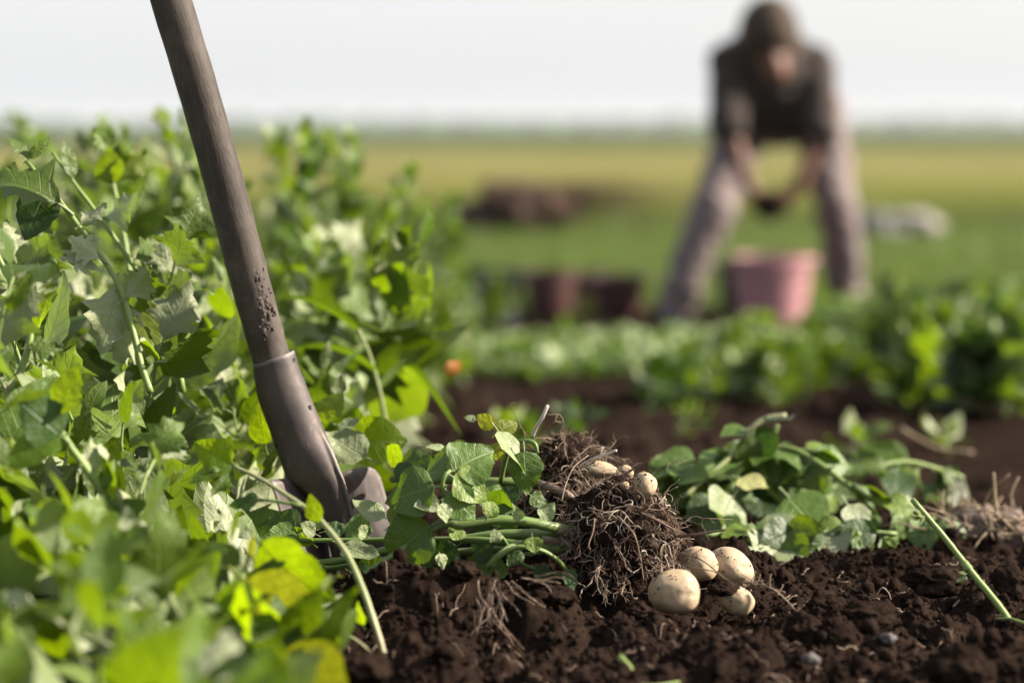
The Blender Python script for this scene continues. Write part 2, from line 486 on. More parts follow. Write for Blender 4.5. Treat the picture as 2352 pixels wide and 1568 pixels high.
M_SHIRT = simple_mat('dark_knit', (0.028, 0.0215, 0.019), (0.042, 0.033, 0.0295), 60, 0.95, 0.3, 0.003)
M_TROUSER = simple_mat('mauve_trousers', (0.125, 0.098, 0.100), (0.165, 0.132, 0.130), 25, 0.9, 0.3, 0.004)
M_SHOE = simple_mat('blue_shoe', (0.03, 0.035, 0.07), (0.05, 0.055, 0.10), 25, 0.7)
M_HAIR = simple_mat('brown_hair', (0.020, 0.012, 0.007), (0.040, 0.024, 0.013), 80, 0.8, 0.5, 0.004)
M_EYE = simple_mat('eye', (0.03, 0.02, 0.02), (0.05, 0.04, 0.04), 10, 0.2)
per = empty('person', (at(1775, 300, 8.8).x, 8.8, gz(0.95, 8.8)), 'person in dark knit top and mauve trousers bending over a pink bucket, legs apart', 'person')
J = {k: at(*v) for k, v in dict(hipL=(1722, 262, 8.98), hipR=(1876, 258, 9.0), knL=(1636, 480, 8.72), knR=(1920, 470, 8.86),
     anL=(1550, 716, 8.74), anR=(1940, 690, 9.06), pel=(1792, 235, 9.0), waist=(1780, 205, 8.80), chest=(1768, 178, 8.56),
     shL=(1678, 150, 8.50), shR=(1866, 155, 8.52), elL=(1672, 292, 8.42), elR=(1884, 300, 8.46), wrL=(1716, 420, 8.40), wrR=(1842, 415, 8.42),
     haL=(1738, 452, 8.42), haR=(1806, 455, 8.43), neck=(1768, 125, 8.45), head=(1766, 90, 8.34), jaw=(1782, 166, 8.28)).items()}
body = MB()
for s_ in 'LR':
    cap(body, J['hip' + s_], J['kn' + s_], 0.078, 0.056); cap(body, J['kn' + s_], J['an' + s_], 0.054, 0.040)
    toe = J['an' + s_] + Vector((0, -0.15, -0.03)); cap(body, J['an' + s_], toe, 0.038, 0.030)
    cap(body, J['sh' + s_], J['el' + s_], 0.052, 0.040); cap(body, J['el' + s_], J['wr' + s_], 0.039, 0.027)
    cap(body, J['wr' + s_], J['ha' + s_], 0.027, 0.032)
    cap(body, J['chest'], J['sh' + s_], 0.11, 0.06)
    # fingers curled round what is held
    h = J['ha' + s_]; inn = Vector((1 if s_ == 'L' else -1, 0, 0))
    for f_ in range(4):
        k0 = h + Vector((0, -0.028 + 0.019 * f_, -0.018)) + inn * 0.012
        k1 = k0 + inn * 0.030 + Vector((0, 0, -0.020 - 0.004 * (f_ in (1, 2)))); k2 = k1 + inn * 0.020 + Vector((0, 0, 0.012))
        cap(body, k0, k1, 0.0095, 0.009, 8); cap(body, k1, k2, 0.009, 0.008, 8)
    t0_ = h + Vector((0, -0.030, 0.008)); cap(body, t0_, t0_ + inn * 0.035 + Vector((0, -0.016, 0.004)), 0.011, 0.009, 8)
cap(body, J['pel'], J['waist'], 0.155, 0.13); cap(body, J['waist'], J['chest'], 0.13, 0.145)
cap(body, J['hipL'], J['hipR'], 0.09, 0.09)
cap(body, J['chest'], J['neck'], 0.10, 0.06); cap(body, J['neck'], J['head'], 0.058, 0.06)
ell(body, J['head'], 0.077, 0.100, 0.098, 0.5)
cap(body, J['head'] + Vector((0, -0.03, -0.03)), J['jaw'], 0.068, 0.046)
nose = J['head'].lerp(J['jaw'], 0.62) + Vector((0.004, -0.074, -0.012)); cap(body, nose + Vector((0, 0.012, 0.03)), nose, 0.011, 0.015, 8)
for sx in (-1, 1): ell(body, J['head'] + Vector((sx * 0.080, 0.0, -0.045)), 0.012, 0.022, 0.030)
fuse(body, 'body', M_SKIN, per, 0.0075, 3)
shirt = MB()
for s_ in 'LR':
    cap(shirt, J['sh' + s_], J['el' + s_], 0.080, 0.068); cap(shirt, J['chest'], J['sh' + s_], 0.14, 0.084)
    cap(shirt, J['sh' + s_] + Vector((0.02 if s_ == 'L' else -0.02, 0.05, -0.05)), J['chest'] + Vector((-0.09 if s_ == 'L' else 0.09, 0.05, -0.14)), 0.07, 0.07)
cap(shirt, J['waist'], J['chest'], 0.165, 0.165); cap(shirt, J['pel'] + Vector((0, -0.04, 0.02)), J['waist'], 0.16, 0.165)
cap(shirt, J['chest'] + Vector((-0.10, 0.04, -0.11)), J['chest'] + Vector((0.10, 0.04, -0.11)), 0.095, 0.095)
for s_ in 'LR': cap(shirt, J['sh' + s_].lerp(J['el' + s_], .4), J['chest'] + Vector((-0.12 if s_ == 'L' else 0.12, 0.04, -0.17)), 0.07, 0.065)
cap(shirt, J['chest'], J['neck'] + Vector((0, 0.02, 0)), 0.13, 0.10)
for s_ in 'LR': cap(shirt, J['sh' + s_] + Vector((0, 0.05, 0.0)), J['neck'] + Vector((0, 0.08, 0.04)), 0.075, 0.09)
fuse(shirt, 'knit_top', M_SHIRT, per, 0.016, 3, 0.014)
tr = MB()
for s_ in 'LR':
    cap(tr, J['hip' + s_], J['kn' + s_], 0.108, 0.080); cap(tr, J['kn' + s_], J['an' + s_] + Vector((0, 0, 0.02)), 0.079, 0.070)
cap(tr, J['hipL'], J['hipR'], 0.105, 0.105); cap(tr, J['pel'], J['pel'].lerp(J['waist'], .3), 0.165, 0.155)
fuse(tr, 'trousers', M_TROUSER, per, 0.016, 3, 0.020)
for s_ in 'LR':
    sh = MB(); a = J['an' + s_] + Vector((0, 0.02, -0.005)); cap(sh, a, a + Vector((0, -0.10, -0.03)), 0.05, 0.045); cap(sh, a + Vector((0, -0.10, -0.03)), a + Vector((-0.02, -0.19, -0.035)), 0.046, 0.038)
    fuse(sh, 'shoe', M_SHOE, per, 0.012, 3)
hair = MB(); ell(hair, J['head'] + Vector((0, 0.012, 0.022)), 0.108, 0.122, 0.130, 0.5); ell(hair, J['head'] + Vector((-0.004, -0.045, 0.01)), 0.094, 0.07, 0.095)
fuse(hair, 'hair', M_HAIR, per, 0.013, 2)
for sx in (-1, 1):
    e = MB(); ell(e, J['head'].lerp(J['jaw'], 0.42) + Vector((sx * 0.030, -0.066, 0.004)), 0.011, 0.010, 0.008); e.build('eye', M_EYE, per)
hc = lump_shape(4, 71, 0.5); me = tri_mesh('root_clump', hc[0] * np.array([0.062, 0.05, 0.042]), hc[1]); me.materials.append(M_SOIL)
o = link('root_clump', me); o.location = at(1772, 470, 8.42); tag(o, 'dark clump of earth and roots held in the person\'s hands above the bucket', 'root clump')

# ------------------------------------------------------------------ leaves
def leaf_geo(kind, seed, nl=10, nw=3, curl=0.2, fold=0.25, ripple=0.03, twist=0.0, petiole=0.22):
    """leaf of length 1 along +Y, normal +Z, petiole from y=-petiole to 0; returns V, quads, uv"""
    rd = random.Random(seed)
    V = []; UV = []; F = []
    def prof(t):
        if kind == 'ovate':   return 0.30 * math.sin(math.pi * min(1, t) ** 0.72) ** 0.9
        if kind == 'round':   return 0.40 * math.sin(math.pi * t ** 0.72) ** 0.7
        if kind == 'potato':  return 0.34 * math.sin(math.pi * t ** 0.62) ** 0.85 * (1 if t < .8 else 1 - (t - .8) * 1.2)
        if kind == 'goose':
            w = 0.36 * (t / 0.34 if t < 0.34 else 1 - ((t - 0.34) / 0.66) ** 1.15)
            return max(w, 0.0)
        if kind == 'lance':   return 0.16 * math.sin(math.pi * t ** 0.8) ** 0.8
        if kind == 'blade':   return 0.030 * (1 - t ** 3)
        return 0.3 * math.sin(math.pi * t)
    p1, p2, p3 = rd.uniform(0, 6), rd.uniform(0, 6), rd.uniform(0, 6)
    for i in range(nl + 1):
        t = i / nl
        w = prof(max(t, 0.0)) + 0.006
        teeth = 0.0
        if kind == 'goose' and 0.1 < t < 0.95: teeth = 0.34 if i % 2 else -0.22
        if kind in ('ovate', 'potato', 'round') and 0 < i < nl: teeth = rd.uniform(-0.06, 0.06)
        # bend along the length
        ang = curl * t * 1.6 + 0.12 * math.sin(3 * t + p1) * ripple * 10
        for j in range(-nw, nw + 1):
            s = j / nw
            e = abs(s)
            ww = w * (1 + (teeth * rd.uniform(0.7, 1.3) if e > 0.99 else 0))
            x = s * ww
            z = fold * abs(x) + ripple * (math.sin(9 * t + p2 + (2.2 if s > 0 else 0)) * e * e + 0.5 * math.sin(17 * t + p3 * s) * e * e * e)
            z += -0.35 * fold * x * x / max(w, 0.05)
            tw = twist * t
            x, z = x * math.cos(tw) - z * math.sin(tw), x * math.sin(tw) + z * math.cos(tw)
            # sweep along an arc
            if abs(curl) > 1e-3:
                k = curl * 1.6; yy = math.sin(k * t) / k; zz = -(1 - math.cos(k * t)) / k
            else: yy, zz = t, 0
            V.append((x, yy - z * math.sin(-ang) * 0.6 if False else yy + z * math.sin(ang), zz + z * math.cos(ang)))
            UV.append((s, t))
    W = 2 * nw + 1
    for i in range(nl):
        for j in range(W - 1):
            F.append((i * W + j, i * W + j + 1, (i + 1) * W + j + 1, (i + 1) * W + j))
    if petiole > 0:
        n0 = len(V); pr = 0.016
        for (yy, r, dz) in ((-petiole, pr * 1.3, 0.0), (-petiole * .5, pr, petiole * 0.05), (0.04, pr * 0.9, -0.004)):
            for k in range(4):
                a = math.pi / 4 + k * math.pi / 2
                V.append((math.cos(a) * r, yy, dz + math.sin(a) * r)); UV.append((0.0, 0.02))
        for i in range(2):
            for k in range(4):
                k2 = (k + 1) % 4
                F.append((n0 + i * 4 + k, n0 + i * 4 + k2, n0 + (i + 1) * 4 + k2, n0 + (i + 1) * 4 + k))
        V = [(x, y + petiole, z) for x, y, z in V]
    return np.array(V), np.array(F), np.array(UV)

LEAF = {}
def leaf_set(key, kind, mat, count, nl, nw, curl, fold, ripple, twist, petiole=0.22):
    out = []
    for i in range(count):
        rd = random.Random(hash(kind) % 97 + i * 7 + len(LEAF) * 131)
        rd = random.Random(i * 7 + len(LEAF) * 131)
        g = leaf_geo(kind, i * 13 + len(LEAF), nl, nw, rd.uniform(*curl), rd.uniform(*fold), rd.uniform(*ripple), rd.uniform(-twist, twist), petiole)
        me = tri_mesh('leaf', g[0], g[1], True, g[2]); me.materials.append(mat)
        out.append((me, g))
    LEAF[key] = out
leaf_set('goose', 'goose', M_GOOSE, 12, 10, 3, (-0.2, 0.9), (-0.1, 0.6), (0.03, 0.11), 0.8)
leaf_set('ovate', 'ovate', M_OVATE, 9, 9, 2, (-0.1, 0.7), (0.0, 0.5), (0.01, 0.04), 0.5)
leaf_set('lance', 'lance', M_GOOSE, 6, 8, 2, (-0.2, 0.8), (0.0, 0.5), (0.01, 0.03), 0.6)
leaf_set('potato', 'potato', M_POTATO, 9, 12, 4, (0.0, 0.75), (0.0, 0.4), (0.02, 0.06), 0.4)
leaf_set('round', 'round', M_POTATO, 6, 10, 4, (-0.2, 0.6), (0.0, 0.35), (0.02, 0.05), 0.3)
M_PALE = leaf_mat('pale_leaf', (0.19, 0.225, 0.11), (0.22, 0.25, 0.14), (0.16, 0.24, 0.02), 0.28, 0.3, 0.4, None, 0.5)
leaf_set('pale', 'potato', M_PALE, 6, 10, 3, (-0.7, 0.4), (0.1, 0.5), (0.03, 0.07), 0.5)
leaf_set('yellow', 'ovate', M_YELLOW, 5, 12, 4, (0.0, 0.5), (0.05, 0.35), (0.01, 0.03), 0.3)
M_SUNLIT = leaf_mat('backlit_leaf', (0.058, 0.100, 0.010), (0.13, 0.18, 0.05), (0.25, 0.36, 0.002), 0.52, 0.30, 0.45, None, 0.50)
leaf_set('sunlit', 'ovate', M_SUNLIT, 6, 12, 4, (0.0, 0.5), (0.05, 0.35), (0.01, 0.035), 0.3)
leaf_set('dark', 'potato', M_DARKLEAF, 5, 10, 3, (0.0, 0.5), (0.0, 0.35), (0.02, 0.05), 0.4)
leaf_set('far', 'ovate', M_GOOSE, 6, 3, 1, (0.0, 0.7), (0.0, 0.5), (0.0, 0.0), 0.3)
leaf_set('farlobe', 'goose', M_OVATE, 6, 4, 1, (0.0, 0.7), (0.0, 0.5), (0.0, 0.02), 0.3)
leaf_set('orange', 'ovate', M_ORANGE, 2, 6, 2, (0.3, 0.9), (0.2, 0.6), (0.02, 0.05), 0.6)

def frame(base, d, nrm, roll=0.0):
    d = Vector(d).normalized(); nn = Vector(nrm) - d * Vector(nrm).dot(d)
    if nn.length < 1e-4: nn = d.orthogonal()
    nn.normalize(); x = d.cross(nn)
    if roll: nn = nn * math.cos(roll) + x * math.sin(roll); x = d.cross(nn)
    return Matrix((x, d, nn)).transposed()

def pix(p):
    d = Vector(p) - Vector((0, 0, CAM_H)); w = d.y * CP - d.z * SP
    return PW / 2 + d.x / w * FPX, PH / 2 - (d.y * SP + d.z * CP) / w * FPX
def hides_blade(p, d, size):
    # weeds trampled flat where the shovel was stepped in
    for k in (0.2, 0.6, 1.0):
        q = Vector(p) + Vector(d).normalized() * size * k
        if q.y < 2.40:
            u, v = pix(q)
            if 575 < u < 905 and 800 < v < 1235: return True
    return False
def put_leaf(parent, base, d, nrm, size, key, wide=1.0, name='leaf'):
    me, g = random.choice(LEAF[key])
    o = bpy.data.objects.new(name, me); COL.objects.link(o)
    o.parent = parent
    m = frame(base, d, nrm)
    o.location = Vector(base) - parent.location
    o.rotation_euler = m.to_euler()
    o.scale = (size * wide, size, size)
    return o
class Joined:
    """many leaves joined into one mesh part (too small to pick apart)"""
    def __init__(s): s.V = []; s.F = []; s.UV = []; s.n = 0
    def leaf(s, base, d, nrm, size, key, wide=1.0):
        me, (V, F, UV) = random.choice(LEAF[key])
        m = np.array(frame(base, d, nrm))
        q = (V * (size * wide, size, size)) @ m.T + np.array(base)
        s.V.append(q); s.F.append(F + s.n); s.UV.append(UV); s.n += len(V)
    def build(s, name, mat, parent=None):
        me = tri_mesh(name, np.vstack(s.V), np.vstack(s.F), True, np.vstack(s.UV))
        me.materials.append(mat)
        o = link(name, me, parent); tag(o, kind='stuff'); return o

# ------------------------------------------------------------------ weeds
def weed(name, base, lean, length, nleaf, lsize, keys, label, cat, group=None, joined=False, stem_r=0.003, smat=None, bend=0.35, t0=0.12):
    base = Vector(base)
    root = empty(name, base, label, cat, group)
    d = Vector(lean).normalized()
    side = Vector((U(-1, 1), U(-1, 1), 0)) * 0.18
    pts = []
    for i in range(9):
        t = i / 8
        p = base + d * (length * t) + side * (length * t * t) + Vector((0, 0, -bend * length * t * t * (1 - abs(d.z)) * 0.8))
        if i: p += Vector((U(-1, 1), U(-1, 1), U(-1, 1))) * length * 0.015
        p.z = max(p.z, base.z + 0.012 if i else p.z - 0.01)
        pts.append(p)
    P = [Vector(p) for p in spline(pts, 13)]
    MB().tube(P, [stem_r * (1.15 - 0.75 * i / 12) for i in range(13)], 6).build('stem', smat or M_STEM, root)
    jo = Joined() if joined else None
    az = U(0, 6.28)
    for i in range(nleaf):
        t = t0 + (1 - t0) * max(0.0, (i + U(-0.3, 0.3)) / max(1, nleaf - 1)) ** 0.85
        t = min(max(t, 0.05), 0.995)
        k = min(int(t * 12), 11); f = t * 12 - k
        p = P[k].lerp(P[k + 1], f); tg = (P[k + 1] - P[k]).normalized()
        az += 2.4 + U(-0.4, 0.4)
        a = tg.orthogonal().normalized(); b = tg.cross(a)
        out = a * math.cos(az) + b * math.sin(az)
        spread = 1.1 - 0.6 * t
        dd = out * spread + tg * (0.55 + 0.3 * t) + Vector((0, 0, U(-0.25, 0.30)))
        nrm = tg * 0.35 + Vector((U(-0.35, 0.55), U(-0.5, 0.2), 0.6)) - out * 0.2 + sdir * U(0.0, 0.9)
        if random.random() < 0.5: nrm = -nrm
        s = lsize * (1.0 - 0.55 * max(0, t - 0.35) / 0.65) * U(0.7, 1.25)
        key = random.choice(keys)
        wd = U(0.85, 1.25)
        if hides_blade(p, dd, s): continue
        if joined: jo.leaf(p, dd, nrm, s, key, wd)
        else: put_leaf(root, p, dd, nrm, s, key, wd)
    if joined: jo.build('foliage', random.choice([M_GOOSE, M_OVATE, M_POTATO] if base.x < 0 else [M_GOOSE, M_POTATO, M_OVATE, M_DARKLEAF]), root)
    return root

def edge(y): return float(np.interp(y, [1.2, 1.75, 2.0, 2.3, 2.5, 3.0, 8], [-0.14, -0.165, -0.195, -0.225, -0.22, -0.125, -0.045]))
def bank_h(x, y):
    e = max(0.0, edge(y) - x)
    h = float(np.interp(y, [1.2, 1.6, 1.9, 2.15, 2.5, 2.9, 4.5, 6, 8], [0.10, 0.13, 0.17, 0.22, 0.30, 0.46, 0.53, 0.46, 0.36]))
    ramp = min(1.0, 0.35 + e / 0.22) if y < 2.6 else min(1.0, 0.45 + e / 0.22)
    if 1.9 < y < 2.7: h += 0.12 * min(1, max(0, (e - 0.12) / 0.15))
    if 1.85 < y < 2.4: ramp *= min(1.0, 0.45 + max(0, e - 0.03) / 0.16)
    h *= ramp
    if y < 3.4:                                      # tops stay about level with the horizon
        lim = 0.345 if PW / 2 + x / y * FPX < 330 else 0.40
        h = min(h, lim)
    return h
random.seed(21)
def bank(count, y0, y1, gap, nl, ls, keys, joined, label, group, name='weed_plant', xin=0.0, low=1.0):
    pts = []; tries = 0
    while len(pts) < count and tries < 6000:
        tries += 1
        y = U(y0, y1); xl_ = -0.215 * y - 0.10
        x = U(xl_, edge(y) - xin)
        if any((x - a) ** 2 + (y - b) ** 2 < gap * gap for a, b in pts): continue
        pts.append((x, y))
        h = bank_h(x, y) * U(0.7, 1.1) * low
        lean = Vector((U(-1.15, 0.10), U(-0.45, 0.35), 1.0))
        if y < 2.0: lean = Vector((U(-0.5, 0.6), U(-0.6, 0.5), 1.0))
        L = min(h / lean.normalized().z, h * 1.6)
        uu = PW / 2 + x / y * FPX
        zone = 'at the left picture edge' if uu < 230 else 'halfway towards the shovel' if uu < 520 else 'close by the shovel' if uu < 800 else 'at its right-hand rim'
        tall = 'taller' if h > bank_h(x, y) * 0.9 * low else 'lower'
        lb = tall + ' ' + label + ', ' + zone; gr = group + ', ' + tall + ' ones ' + zone
        weed(name, (x, y, gz(x, y)), lean, L, nl + random.randint(-3, 3), ls * U(0.85, 1.2), keys, lb, 'weed', gr, joined, stem_r=U(0.0022, 0.0036))
    return pts
bank(22, 1.36, 1.95, 0.052, 11, 0.078, ['ovate', 'ovate', 'ovate', 'goose', 'sunlit'], False,
     'broad-leaved weed in the near left corner', 'weeds in the near left corner')
bank(22, 1.95, 2.30, 0.055, 14, 0.090, ['goose', 'ovate', 'lance', 'goose'], False,
     'leafy green weed left of the shovel blade', 'weeds left of the shovel')
bank(26, 2.28, 2.75, 0.060, 16, 0.105, ['goose', 'goose', 'goose', 'lance', 'ovate'], False,
     'pale-leaved leaning weed left of the handle', 'tall weeds left of the shovel handle')
bank(32, 2.75, 3.5, 0.075, 22, 0.108, ['goose', 'goose', 'ovate'], False,
     'weed in the bank just behind the handle', 'weeds behind the shovel handle', xin=0.03)
bank(52, 3.5, 4.9, 0.09, 70, 0.078, ['far', 'farlobe'], True,
     'out-of-focus weed midway along the bank', 'weeds in the middle of the bank')
bank(56, 4.9, 8.2, 0.14, 85, 0.075, ['far', 'farlobe'], True,
     'blurred weed at the bank\'s far end', 'weeds at the far end of the bank')

# ------------------------------------------------------------------ shovel
def wood_mat():
    m, nt, out = newmat('weathered_wood'); N = NT(nt)
    uv = N.n('ShaderNodeUVMap').outputs[0]
    sep = N.n('ShaderNodeSeparateXYZ'); N.link(uv, sep.inputs[0]); a, l = sep.outputs[0], sep.outputs[1]
    ca = N.math('COSINE', N.math('MULTIPLY', a, 2 * math.pi)); sa = N.math('SINE', N.math('MULTIPLY', a, 2 * math.pi))
    cmb = N.n('ShaderNodeCombineXYZ'); N.link(ca, cmb.inputs[0]); N.link(sa, cmb.inputs[1]); N.link(l, cmb.inputs[2])
    mp = N.n('ShaderNodeMapping'); mp.inputs['Scale'].default_value = (5, 5, 60); N.link(cmb.outputs[0], mp.inputs[0])
    grain = N.noise(1.6, 5, 0.65, mp.outputs[0])
    mp2 = N.n('ShaderNodeMapping'); mp2.inputs['Scale'].default_value = (2.2, 2.2, 30); N.link(cmb.outputs[0], mp2.inputs[0])
    blot = N.noise(1.0, 4, 0.6, mp2.outputs[0])
    col = N.ramp(grain, [(0.25, (0.028, 0.022, 0.018)), (0.5, (0.044, 0.035, 0.029)), (0.8, (0.074, 0.060, 0.050))])
    col = N.mix(N.math('MULTIPLY', N.math('SUBTRACT', blot, 0.42, clamp=True), 2.2, clamp=True), col, (0.030, 0.023, 0.021))
    big = N.noise(26.0, 3, 0.55, N.n('ShaderNodeTexCoord').outputs['Object'])
    col = N.mix(N.math('MULTIPLY', N.math('SUBTRACT', big, 0.5, clamp=True), 3.0, clamp=True), col, (0.085, 0.068, 0.056))
    col = N.mix(N.math('MULTIPLY', N.math('SUBTRACT', 0.44, big, clamp=True), 4.0, clamp=True), col, (0.026, 0.020, 0.017))
    # long drying crack that wanders down the shaft
    wob = N.noise(9.0, 3, 0.5, cmb.outputs[0])
    cr = N.math('ABSOLUTE', N.math('SUBTRACT', a, N.math('ADD', N.math('MULTIPLY', N.math('SUBTRACT', wob, 0.5), 0.05), CRACK_A)))
    crack = N.math('SUBTRACT', 1.0, N.math('DIVIDE', cr, 0.0042), clamp=True)
    win = N.math('MULTIPLY', N.math('GREATER_THAN', l, 0.115), N.math('LESS_THAN', l, 0.33))
    crack = N.math('MULTIPLY', crack, win)
    col = N.mix(crack, col, (0.012, 0.009, 0.008))
    # dried mud stuck to the lower shaft
    mud = N.noise(55.0, 4, 0.6, N.n('ShaderNodeTexCoord').outputs['Object'])
    mw = N.n('ShaderNodeMapRange'); N.link(l, mw.inputs[0]); mw.inputs[1].default_value = 0.20; mw.inputs[2].default_value = 0.04
    mf = N.math('MULTIPLY', N.math('GREATER_THAN', N.math('ADD', mud, N.math('MULTIPLY', mw.outputs[0], 0.10)), 0.66), mw.outputs[0])
    col = N.mix(N.math('MULTIPLY', mf, 0.7), col, (0.075, 0.05, 0.042))
    p = N.n('ShaderNodeBsdfPrincipled'); N.link(col, p.inputs['Base Color'])
    p.inputs['Roughness'].default_value = 0.6; p.inputs['Specular IOR Level'].default_value = 0.22
    hgt = N.math('ADD', N.math('SUBTRACT', N.math('MULTIPLY', grain, 0.5), N.math('MULTIPLY', crack, 2.0)), N.math('MULTIPLY', mf, 1.2))
    N.link(N.bump(hgt, 0.6, 0.0015), p.inputs['Normal'])
    N.link(p.outputs[0], out.inputs[0])
    return m
CRACK_A = 0.64
def steel_mat():
    m, nt, out = newmat('worn_steel'); N = NT(nt)
    tc = N.n('ShaderNodeTexCoord').outputs['Object']
    a = N.noise(16.0, 5, 0.6, tc); b = N.noise(140.0, 4, 0.65, tc); c = N.noise(60.0, 3, 0.6, tc)
    col = N.ramp(a, [(0.32, (0.018, 0.015, 0.016)), (0.52, (0.046, 0.036, 0.035)), (0.72, (0.075, 0.054, 0.046))])
    col = N.mix(N.math('MULTIPLY', b, 0.35), col, (0.05, 0.035, 0.03))
    spot = N.math('MULTIPLY', N.math('SUBTRACT', c, 0.60, clamp=True), 9.0, clamp=True)
    col = N.mix(N.math('MULTIPLY', spot, 0.8), col, (0.045, 0.028, 0.022))
    pt_ = N.n('ShaderNodeNewGeometry').outputs['Pointiness']
    wear = N.math('MULTIPLY', N.math('SUBTRACT', pt_, 0.515, clamp=True), 14.0, clamp=True)
    col = N.mix(wear, col, (0.20, 0.175, 0.165))
    scr = N.n('ShaderNodeMapping'); scr.inputs['Scale'].default_value = (420, 420, 22); scr.inputs['Rotation'].default_value = (0, 0.3, 0); N.link(tc, scr.inputs[0])
    sc_ = N.math('MULTIPLY', N.math('SUBTRACT', N.noise(1.0, 2, 0.5, scr.outputs[0]), 0.60, clamp=True), 5.0, clamp=True)
    col = N.mix(N.math('MULTIPLY', sc_, 0.6), col, (0.13, 0.11, 0.105))
    rust = N.math('MULTIPLY', N.math('SUBTRACT', N.noise(34.0, 6, 0.7, tc), 0.54, clamp=True), 6.0, clamp=True)
    col = N.mix(N.math('MULTIPLY', rust, 0.55), col, (0.065, 0.030, 0.017))
    p = N.n('ShaderNodeBsdfPrincipled'); N.link(col, p.inputs['Base Color'])
    p.inputs['Metallic'].default_value = 0.35
    N.link(N.math('ADD', 0.50, N.math('MULTIPLY', b, 0.25)), p.inputs['Roughness'])
    N.link(N.bump(N.math('ADD', b, N.math('MULTIPLY', spot, 0.4)), 0.25, 0.001), p.inputs['Normal'])
    N.link(p.outputs[0], out.inputs[0])
    return m
M_WOOD = wood_mat(); M_STEEL = steel_mat()
M_HOLE = simple_mat('hole_shade', (0.012, 0.009, 0.008), (0.02, 0.014, 0.012), 50, 0.9)

YS = 2.375
M_WOODKNOT = simple_mat('wood_knot', (0.022, 0.017, 0.014), (0.04, 0.031, 0.026), 200, 0.7)
shovel = empty('shovel', at(770, 1260, YS), 'worn shovel with grey wooden shaft stuck upright in the weeds and soil', 'shovel')
# shaft: from inside the socket up and out of the picture
hp = [(458 + 0.2855 * (v - 230) + (4 * math.sin(v * 0.006)), v, YS - 0.000063 * (835 - v)) for v in (870, 805, 690, 545, 380, 205, 0, -205, -620, -1060, -1590)]
hp = spline([at(*p) for p in hp], 60)
hr = [mpp(2.37) * (42.5 + 2.8 * min(1, i / 14) + 0.5 * math.sin(i * 1.7)) for i in range(60)]
MB().tube(hp, hr, 28).build('handle', M_WOOD, shovel)
# dried mud and knots on the shaft
def shaft_point(v, a):
    u = 458 + 0.2855 * (v - 230); r = 44.5
    return at(u + r * math.cos(a), v - 0.2 * r * math.cos(a), YS - 0.00006 * (835 - v)) + Vector((0, -r * mpp(2.37) * math.sin(a), 0))
rm = random.Random(44); VVm = []; FFm = []; nn0 = 0
for i in range(150):
    v = rm.gauss(690, 34) if i < 100 else rm.uniform(500, 800); a = rm.gauss(1.25, 0.28) if i < 100 else rm.uniform(0.5, 2.7)
    vv_, ff_ = CR1[i % 8]; r = rm.uniform(0.0006, 0.0024) * (1 if i < 100 else 0.6)
    VVm.append(vv_ * np.array([r * rm.uniform(.7, 1.6), r * 0.28, r * rm.uniform(.7, 2.2)]) + np.array(shaft_point(v, a))); FFm.append(ff_ + nn0); nn0 += len(vv_)
me = tri_mesh('dried_mud', np.vstack(VVm), np.vstack(FFm)); me.materials.append(simple_mat('dried_mud', (0.050, 0.039, 0.033), (0.085, 0.066, 0.056), 300, 0.95)); tag(link('dried_mud', me, shovel), kind='stuff')
for (v, a, r) in ((262, 0.75, 0.0042), (318, 0.95, 0.003), (640, 1.2, 0.0026)):
    vv_, ff_ = CR2[2]
    me = tri_mesh('knot', vv_ * np.array([r, r * 0.28, r * 1.4]) + np.array(shaft_point(v, a)), ff_); me.materials.append(M_WOODKNOT); link('knot', me, shovel)
# socket: rings lofted down into the ridge of the blade; ring = (cx, v, rx, ry, fin)
rings = [(628, 822, 43.5, 43.5, 0), (628.5, 824, 48, 48, 0), (636, 860, 51, 50, 0), (646, 895, 54, 51, 0), (660, 933, 55, 51, 0), (675, 971, 56.5, 52, 0), (689, 1009, 59, 53, 4), (704, 1047, 60, 52, 9), (719, 1086, 58, 48, 11), (737, 1108, 48, 43, 12), (754, 1140, 38, 36, 13), (767, 1175, 34, 31, 12), (780, 1215, 32, 27, 10), (800, 1290, 32, 20, 8), (830, 1380, 26, 14, 4)]
mb = MB(); V = []; UVs = []; NS = 72
fine = spline([(a, b, c, d, e) for a, b, c, d, e in rings], 46)
for i, (cx_, v_, rx, ry, fin) in enumerate(fine):
    c0 = at(cx_, v_, YS)
    for k in range(NS):
        a = 2 * math.pi * k / NS                      # 0 = right, pi/2 = away from the camera
        da = (a + 0.42 + math.pi) % (2 * math.pi) - math.pi
        r_fin = fin * math.exp(-(da / 0.11) ** 2)
        pw = 2 / (2 + 2.2 * min(1, max(0, (v_ - 1010) / 110)))
        ca_, sa_ = math.cos(a), math.sin(a); ca_ = math.copysign(abs(ca_) ** pw, ca_); sa_ = math.copysign(abs(sa_) ** pw, sa_)
        dx = (rx + r_fin) * ca_ * mpp(YS); dy = (ry + r_fin) * sa_ * mpp(YS)
        V.append(c0 + Vector((dx, dy, dx * (0.36 if v_ < 930 else 0.36 - 0.16 * min(1, (v_ - 930) / 120))))); UVs.append((k / NS, i / 46))
Fq = []
for i in range(45):
    for k in range(NS):
        k2 = (k + 1) % NS; Fq.append((i * NS + k, (i + 1) * NS + k, (i + 1) * NS + k2, i * NS + k2))
mb.add(V, Fq, UVs)
socket = mb.build('socket', M_STEEL, shovel)
md = socket.modifiers.new('thickness', 'SOLIDIFY'); md.thickness = 0.0018; md.offset = -1
